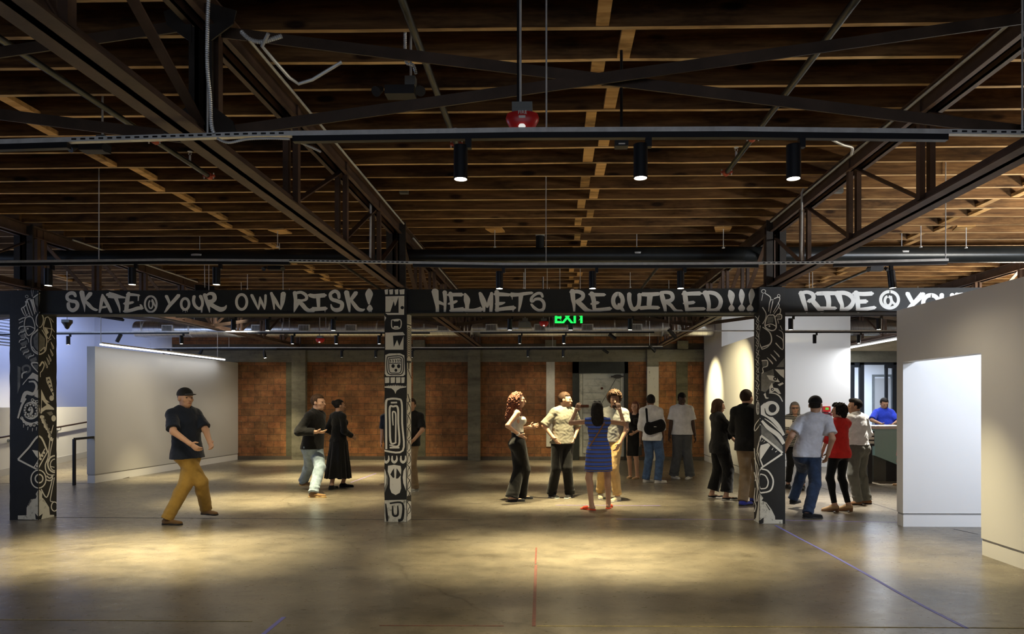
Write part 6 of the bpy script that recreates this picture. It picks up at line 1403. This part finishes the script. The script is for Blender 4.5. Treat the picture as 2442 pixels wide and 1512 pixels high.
            o2 = sculpt('sole', P2, .0055, sh.get('sm', sh['m']), o, (lambda X, Y, Z: np.maximum((z0-lf)-Z, Z-(z0+zs-.012))+np.maximum(0, 0)*X) if kind == 'clog' else (lambda X, Y, Z: np.maximum(z0-Z, Z-(z0+zs))+0*X))
            if sh.get('laces'):
                sculpt('laces', [cone(base+fd*(.05+.02*j)*s+hgt*(.066-.011*j)*s-side*.02*s, base+fd*(.05+.02*j)*s+hgt*(.066-.011*j)*s+side*.02*s, .005, .005, .002) for j in range(4)], .0035, 'label_white', o)
            if kind == 'clog': sculpt('shoe_heel', [cone(base-fd*.04*s+hgt*.02*s, base-fd*.045*s-hgt*.055*s, .034*s, .028*s, .01)], .006, sh['hm'], o, lambda X, Y, Z: (z0-lf-0.0)-Z+0*X)
        elif kind == 'sandal':
            o = sculpt('shoe', [cone(base-fd*.04*s, base+fd*.06*s, .038*s, .036*s, .02), cone(base+fd*.06*s, base+fd*.165*s, .036*s, .042*s, .03)], .006, sh['m'], rt, lambda X, Y, Z: np.maximum(z0-Z, Z-(z0+.02*s))+0*X)
            sculpt('strap', [cone(base+fd*.09*s+hgt*.03*s-side*.0, base+fd*.125*s+hgt*.022*s, .047*s, .046*s, .01, hgt, .75)], .006, sh['m'], o, lambda X, Y, Z: (z0+.012)-Z+0*X)
    if extra: extra(dict(root=rt, s=s, neck=neck, shc=shc, pel=pel, arms=arms, hp=hp_, RH=RH, at=at, sw=sw, vx=vx, hc=hc, H=H, a=a, base=root))
    return rt
K = cloth
K('navy_cloth', (.012, .018, .035)); K('mustard', (.42, .26, .06)); K('suede_brown', (.16, .09, .035)); K('black_cloth', (.0045, .0045, .005)); K('blackshiny', (.014, .014, .016), rough=.6); K('light_jeans', (.20, .26, .32), .25); K('jeans', (.017, .031, .066), .3); K('jeans_mid', (.06, .105, .20), .35)
K('olive_cloth', (.25, .235, .18)); K('khaki', (.46, .30, .12)); K('khaki_brown', (.20, .14, .08)); K('grey_tee', (.24, .24, .22)); K('white_cloth', (.78, .78, .78)); K('offwhite_cloth', (.52, .53, .58)); K('grey_trouser', (.10, .105, .11)); K('grey_green_trouser', (.13, .13, .11)); K('white_sneaker', (.62, .60, .55)); K('cream_sneaker', (.58, .50, .34)); K('red_cloth', (.62, .025, .02)); K('royal_cloth', (.02, .05, .55)); K('pink_cloth', (.75, .32, .33)); K('tan_leather', (.42, .27, .14)); K('wood_heel', (.22, .11, .05)); K('red_leather', (.60, .06, .02)); K('white_top', (.66, .63, .52)); K('blue_shoe', (.04, .05, .28)); K('rubber', (.02, .02, .02)); K('white_sole', (.6, .58, .52))
navy = (.008, .008, .012); blu = (.045, .10, .46); tn_ = (.45, .30, .22)
stripes('dress_stripes', [(0, blu), (.50, navy), (.62, tn_), (.70, navy), (.84, blu)], .062)
stripes('tee_stripes', [(0, (.012, .012, .014)), (.62, (.5, .48, .42))], .030)
# ---------------------------------------------------------------- people; feet order = person's right foot, left foot
T = dict
def on_back(name, mat, w=.30):
    pass
# 1 walking man at left
person('man in dark navy shirt and mustard trousers striding right in front of the left partition', [(495, 1236), (405, 1251)], (440, 925), -112, skin='fair', hair='cap', heavy=1.06,
       feet_yaw=(0, 12), lift=(.05, 0), head_yaw=-10, hands=((.22, .30, 1.0), (-.05, .32, 1.0)), elbows=((1, -.6, 0), (-1, -.6, 0)), top=T(m='navy_cloth', hem=.84, sleeve=.85, inf=.03, w=.185), bottom=T(t='trousers', m='mustard', inf=.022, flare=.014), shoes=T(k='shoe', m='suede_brown', sm='rubber'))
# 2 man in jeans
person('man in black jacket and pale blue jeans walking right, arm stretched behind', [(728, 1166), (752, 1186)], (757, 940), -100, skin='fair', hair='short', hairc='brown', heavy=1.1,
       feet_yaw=(0, 0), lift=(.06, 0), hands=((.22, .2, .95), (-.30, -.20, .90)), elbows=(None, (-1, -.6, 0)), top=T(m='black_cloth', hem=.84, sleeve=1.9, inf=.03, w=.17, collar=1), bottom=T(t='trousers', m='light_jeans', inf=.024, flare=.016, wr=.008), shoes=T(k='shoe', m='suede_brown', sm='khaki'))
# 3 woman long skirt
person('woman in long black skirt and black top beside the man in pale jeans', [(822, 1162), (793, 1167)], (808, 952), -35, sex='f', skin='tan', hair='bun', hairc='black',
       feet_yaw=(-40, 20), head_yaw=-20, hands=((.18, .18, 1.0), (-.18, .12, 1.0)), top=T(m='black_cloth', hem=.92, sleeve=1.9, inf=.022), bottom=T(t='skirt', m='black_cloth', hem=.20, w=.27, fold=.018), shoes=T(k='shoe', m='black_cloth', sm='rubber'))
# 4, 5 behind the middle column
person('man in navy shirt mostly hidden behind the middle column, left side', [(948, 1148), (928, 1150)], (932, 958), 180, skin='fair', hair='short', hairc='brown', heavy=1.05, top=T(m='navy_cloth', hem=.86, sleeve=.9, inf=.022), bottom=T(t='trousers', m='black_cloth'), shoes=T(k='shoe', m='black_cloth'))
person('man in black polo and khaki trousers standing right of the middle column, hand on hip', [(958, 1172), (988, 1173)], (981, 950), 172, skin='tan', hair='short', hairc='darkbrown', heavy=1.22,
       hands=((.26, .08, .85), (-.17, .20, .98)), elbows=(None, (-1, -.45, 0)), feet_yaw=(10, -25), top=T(m='black_cloth', hem=.86, sleeve=.85, inf=.022, collar=1), bottom=T(t='trousers', m='khaki_brown', inf=.02), shoes=T(k='sneaker', m='grey_tee', sm='white_sole', laces=1))
# 6 woman with long curls
def ex6(q):
    w = q['arms'][0]; d = nrm(w[2]-w[1]); c = w[2]-d*.02
    sculpt('watch', [cone(c-d*.012, c+d*.012, .034*q['s'], .034*q['s'], .003, cut=3)], .005, 'white_plastic', q['root'])
person('woman with long brown curls, white top and wide black trousers, hand on hip', [(1246, 1190), (1226, 1196)], (1234, 935), -80, sex='f', skin='fair', hair='curlylong', hairc='auburn', feet_yaw=(-5, -2), head_yaw=-8,
       hands=((.165, -.01, 1.05), (-.08, .20, 1.16)), elbows=((.6, -1, -.1), (-.5, -.8, -.6)), thumbs=((0, 1, 0), (0, 0, 1)), fingers=.3, top=T(m='white_top', hem=1.10, sleeve=0, inf=.010, scoop=1, neck=.08), bottom=T(t='trousers', m='black_cloth', inf=.026, flare=.045, top=1.12, hem=.045, wr=.004), shoes=T(k='flat', m='blackshiny'), extra=ex6)
# 7 man in olive polo
person('man in olive polo shirt with hand on hip, black trousers and canvas sneakers', [(1318, 1187), (1357, 1187)], (1347, 935), 205, skin='fair', hair='short', hairc='brown', heavy=1.08, feet_yaw=(8, -45), head_yaw=48,
       hands=((.19, .08, 1.0), (-.20, .06, .99)), elbows=((1, -.7, 0), (-1, -.7, 0)), top=T(m='olive_cloth', hem=.90, sleeve=.95, inf=.030, w=.168, collar=1, wr=.007), bottom=T(t='trousers', m='black_cloth', inf=.022, flare=.024), shoes=T(k='sneaker', m='black_cloth', sm='white_sole', laces=1))
# 8 woman in striped dress
def ex8(q):
    s = q['s']; hp = q['hp']
    for sg in (1, -1): sculpt('sunglasses', [ellip(hp(sg*.032, .03, .128), V3(.028, .022, .010)*s, q['RH'], .004), cone(hp(sg*.055, .02, .12), hp(sg*.08, -.05, .07), .004, .004, .003)], .005, 'black_plastic', q['root'])
    a = q['shc']+V3(.10*s, -.105*s, -.02*s); b = q['pel']+V3(-.155*s, -.10*s, .08*s)
    m_ = [cone(a, (a+b)/2+V3(0, -.025, 0), .011, .011, .004), cone((a+b)/2+V3(0, -.025, 0), b, .011, .011, .004)]
    sculpt('bag_strap', m_, .006, 'wood_heel', q['root'])
person('woman with long black hair in a blue striped dress seen from behind, both hands raised', [(1452, 1212), (1407, 1216)], (1424, 957), 2, sex='f', skin='tan', hair='long', hairc='black', feet_yaw=(-20, 55), heavy=1.02,
       hands=((.36, .16, 1.60), (-.36, .14, 1.60)), elbows=((1, .0, -.35), (-1, .0, -.35)), thumbs=((-1, .2, .0), (1, .2, 0)), fingers=.25, top=T(name='dress', m='dress_stripes', hem=.62, sleeve=.16, inf=.018, w=.205, neck=.075, legs=1), shoes=T(k='sandal', m='red_leather'), extra=ex8)
# 9 man with curly hair
person('man with tall curly hair in grey t-shirt and mustard khaki trousers, hand in pocket', [(1432, 1188), (1470, 1195)], (1466, 935), 158, skin='tan', hair='curlytall', hairc='brown', heavy=1.03, feet_yaw=(20, -18), head_yaw=22, head_pitch=-5,
       hands=((.25, .06, .86), (-.205, .13, .92)), elbows=(None, (-1, -.55, 0)), top=T(m='grey_tee', hem=.94, sleeve=.62, inf=.026, w=.15, wr=.008, swid=1.2), bottom=T(t='trousers', m='khaki', inf=.020, flare=.018, hem=.10, wr=.007), shoes=T(k='sneaker', m='cream_sneaker', sm='white_sole', laces=1),
       extra=lambda q: sculpt('beard', [ellip(q['hp'](0, .062, -.085), V3(.042, .036, .036)*q['s'], q['RH'], .02), ellip(q['hp'](0, .092, -.045), V3(.026, .012, .008)*q['s'], q['RH'], .01)], .006, 'hair_darkbrown', q['root'], lambda X, Y, Z: -.0+(Z-(q['hc'][2]-.04*q['s']))+0*X))
# 10 woman in black dress
person('fair haired woman in sleeveless black dress behind the man with the black bag', [(1502, 1140), (1518, 1142)], (1515, 957), 150, sex='f', skin='fair', hair='long', hairc='auburn', hands=((.12, .22, 1.05), (-.12, .22, 1.05)),
       top=T(name='dress', m='black_cloth', hem=.52, sleeve=0, inf=.016, w=.21, neck=.08, legs=1), shoes=T(k='flat', m='tan_leather'))
# 11 man with bag
def ex11(q):
    s = q['s']; pel = q['pel']; c = pel+V3(.03*s, -.20*s, .17*s)
    b = sculpt('shoulder_bag', [cone(c+V3(-.13*s, 0, -.07*s), c+V3(-.13*s, 0, .05*s), .05*s, .05*s, .03, V3(0, 1, 0), .8), cone(c+V3(.13*s, .02, -.04*s), c+V3(.13*s, .02, .10*s), .055*s, .05*s, .03, V3(0, 1, 0), .8), cone(c+V3(-.09*s, 0, -.04*s), c+V3(.10*s, .01, .02*s), .12*s, .12*s, .03, V3(0, 1, 0), .5)], .008, 'black_cloth', None)
    b.location = q['base']; b.rotation_euler.z = q['a']; tag(b, 'black messenger bag slung behind the man in the white shirt', 'bag')
    a0 = q['shc']+V3(-.10*s, -.115*s, .03*s); e = sculpt('bag_strap', [cone(a0, c+V3(-.14*s, .0, .06*s), .022*s, .022*s, .005, V3(0, 1, 0), .35), cone(a0, q['shc']+V3(-.09*s, .02, .085*s), .022*s, .022*s, .005, V3(0, 1, 0), .5)], .006, 'black_cloth', b)
    mb().box((c[0]-.02, c[1]-.075, c[2]+.0), (c[0]+.03, c[1]-.07, c[2]+.01)).build('bag_label', 'label_white', b)
person('man in untucked white shirt and blue jeans seen from behind with black bag', [(1572, 1152), (1543, 1150)], (1552, 941), -4, skin='brown', hair='short', hairc='black', feet_yaw=(-62, -50), head_yaw=6,
       hands=((.24, .12, .83), (-.235, .10, .86)), top=T(m='white_cloth', hem=.84, sleeve=1.42, inf=.030, w=.17, collar=1, wr=.008), bottom=T(t='trousers', m='jeans_mid', inf=.022, flare=.018, wr=.006), shoes=T(k='sneaker', m='white_sneaker', sm='white_sole'), extra=ex11)
# 12 man in white polo
person('young man in white polo and dark grey trousers looking down, arms at his sides', [(1609, 1141), (1644, 1142)], (1626, 937), 176, skin='dark', hair='short', hairc='black', heavy=1.05, feet_yaw=(28, -28), head_pitch=-24, head_yaw=10, 
       hands=((.27, .04, .80), (-.27, .04, .80)), top=T(m='white_cloth', hem=.90, sleeve=.80, inf=.030, w=.195, collar=1, wr=.006, swid=1.25), bottom=T(t='trousers', m='grey_trouser', inf=.030, flare=.034, wr=.008), shoes=T(k='sneaker', m='white_sneaker', sm='white_sole', laces=1))
# 13 woman in black, bob
person('woman with brown bob all in black standing in profile facing right', [(1736, 1192), (1702, 1187)], (1712, 951), -82, sex='f', skin='fair', hair='bob', hairc='brown', feet_yaw=(-5, -5), head_pitch=-6, heavy=1.05,
       hands=((.08, .34, 1.05), (-.10, .30, 1.02)), elbows=((1, -1, -.4), (-1, -1, -.4)), top=T(m='black_cloth', hem=.80, sleeve=1.75, inf=.034, w=.18), bottom=T(t='trousers', m='black_cloth', inf=.034, flare=.03, hem=.14, wr=.007), shoes=T(k='flat', m='black_cloth', sm='white_sole'))
# 14 man in black jacket
person('man in black jacket and khaki trousers seen from behind, left of the right column', [(1800, 1196), (1775, 1205)], (1780, 929), -28, skin='fair', hair='short', hairc='darkbrown', heavy=1.08, feet_yaw=(-25, -30), head_yaw=-22,
       hands=((.12, .26, 1.12), (-.12, .24, 1.08)), elbows=((1, -.9, -.5), (-.7, -1, -.5)), top=T(m='black_cloth', hem=.82, sleeve=1.9, inf=.032, w=.17, collar=1), bottom=T(t='trousers', m='khaki_brown', inf=.022, flare=.016), shoes=T(k='sneaker', m='blue_shoe', sm='rubber'))
# 15 woman with glasses
def ex15(q):
    s = q['s']; hp = q['hp']
    sculpt('glasses', [cone(hp(.012, .105, .008), hp(.052, .098, .008), .011*s, .011*s, .002, q['RH']@V3(0, 1, 0), .4), cone(hp(-.012, .105, .008), hp(-.052, .098, .008), .011*s, .011*s, .002, q['RH']@V3(0, 1, 0), .4), cone(hp(-.01, .106, .01), hp(.01, .106, .01), .003, .003, .002)], .004, 'black_plastic', q['root'])
person('grey haired woman with glasses in striped top facing the visitors right of the column', [(1881, 1165), (1914, 1168)], (1895, 958), 172, sex='f', skin='fair', hair='bob', hairc='grey', heavy=1.12, feet_yaw=(15, -15), head_yaw=-6,
       hands=((.08, .30, 1.12), (-.16, .24, 1.0)), elbows=((1, -.7, -.3), (-1, -.7, -.3)), top=T(m='tee_stripes', hem=.86, sleeve=1.3, inf=.022, w=.16), bottom=T(t='trousers', m='black_cloth', inf=.014, flare=.004, hem=.14), shoes=T(k='shoe', m='black_cloth', sm='rubber'), extra=ex15)
p = PZ(1898, 1167); p = PY(1880, 1013, p.y-.36)
tag(mb().prism([(p.x-.075, p.y, p.z-.03), (p.x+.07, p.y, p.z-.05), (p.x+.085, p.y+.04, p.z+.09), (p.x-.06, p.y+.04, p.z+.10)], (0, .006, 0)).build('leaflet', 'label_white', None, loc=tuple(p)), 'pale leaflet held by the woman with glasses and striped top', 'leaflet')
# 16 man in cap
person('man in dark cap, pale t-shirt and blue jeans seen from behind, stepping right', [(1932, 1236), (1894, 1212)], (1945, 944), -14, skin='tan', hair='cap', hairc='black', heavy=1.0, feet_yaw=(-68, -30), lift=(0, .07), head_yaw=-20,
       hands=((.30, .02, .82), (-.26, .05, .86)), top=T(m='offwhite_cloth', hem=.87, sleeve=.75, inf=.026, w=.16, wr=.007, swid=1.2), bottom=T(t='trousers', m='jeans', inf=.017, flare=.016, wr=.005), shoes=T(k='sneaker', m='black_cloth', sm='rubber'))
# 17 woman in red
person('woman with short dark curls in red blouse, black trousers and cream heeled clogs', [(2018, 1219), (1985, 1220)], (2001, 962), 22, sex='f', skin='fair', hair='curlyshort', hairc='black', heavy=1.03, feet_yaw=(45, 45), lift=(.045, .045), head_yaw=38,
       hands=((.12, .24, 1.0), (-.12, .24, 1.0)), elbows=((1, -.9, -.3), (-1, -.9, -.3)), top=T(m='red_cloth', hem=.86, sleeve=1.3, inf=.024, w=.165, wr=.006), bottom=T(t='trousers', m='black_cloth', inf=.008, flare=-.002, hem=.15, wr=.003), shoes=T(k='clog', m='tan_leather', sm='wood_heel', hm='wood_heel', heel=.05))
# 18 man in white shirt
person('man with slicked dark hair in white dress shirt and grey trousers beside the red blouse', [(2063, 1201), (2042, 1204)], (2040, 951), 28, skin='tan', hair='slick', hairc='black', heavy=1.04, feet_yaw=(30, 75), head_yaw=48,
       hands=((.20, .16, .95), (-.20, .20, .98)), elbows=((1, -.8, 0), (-1, -.8, 0)), top=T(m='white_cloth', hem=.985, sleeve=1.8, inf=.026, w=.135, collar=1, wr=.007), bottom=T(t='trousers', m='grey_green_trouser', inf=.022, flare=.014, wr=.007, belt='suede_brown'), shoes=T(k='shoe', m='wood_heel', sm='rubber'))
# 19 man behind the desk
person('man in royal blue polo looking down behind the teal reception desk', [(2098, 1120), (2118, 1120)], (2108, 949), 178, skin='tan', hair='short', hairc='black', heavy=1.12, head_pitch=-22, hands=((.20, .34, 1.16), (-.05, .34, 1.16)), elbows=((1, -.6, 0), (-1, -.6, 0)), Yfix=15.3,
       top=T(m='royal_cloth', hem=.90, sleeve=.9, inf=.026, collar=1), bottom=T(t='trousers', m='black_cloth'), shoes=T(k='shoe', m='black_cloth'))
# 20 woman in pink
person('woman in pink dress almost hidden by the right partition edge', [(2163, 1158), (2150, 1159)], (2157, 958), 60, sex='f', skin='fair', hair='long', hairc='brown', top=T(name='dress', m='pink_cloth', hem=.62, sleeve=.4, inf=.014, w=.20), shoes=T(k='flat', m='tan_leather'))

for o in list(bpy.data.objects):
    if '_w' in o.keys(): del o['_w']
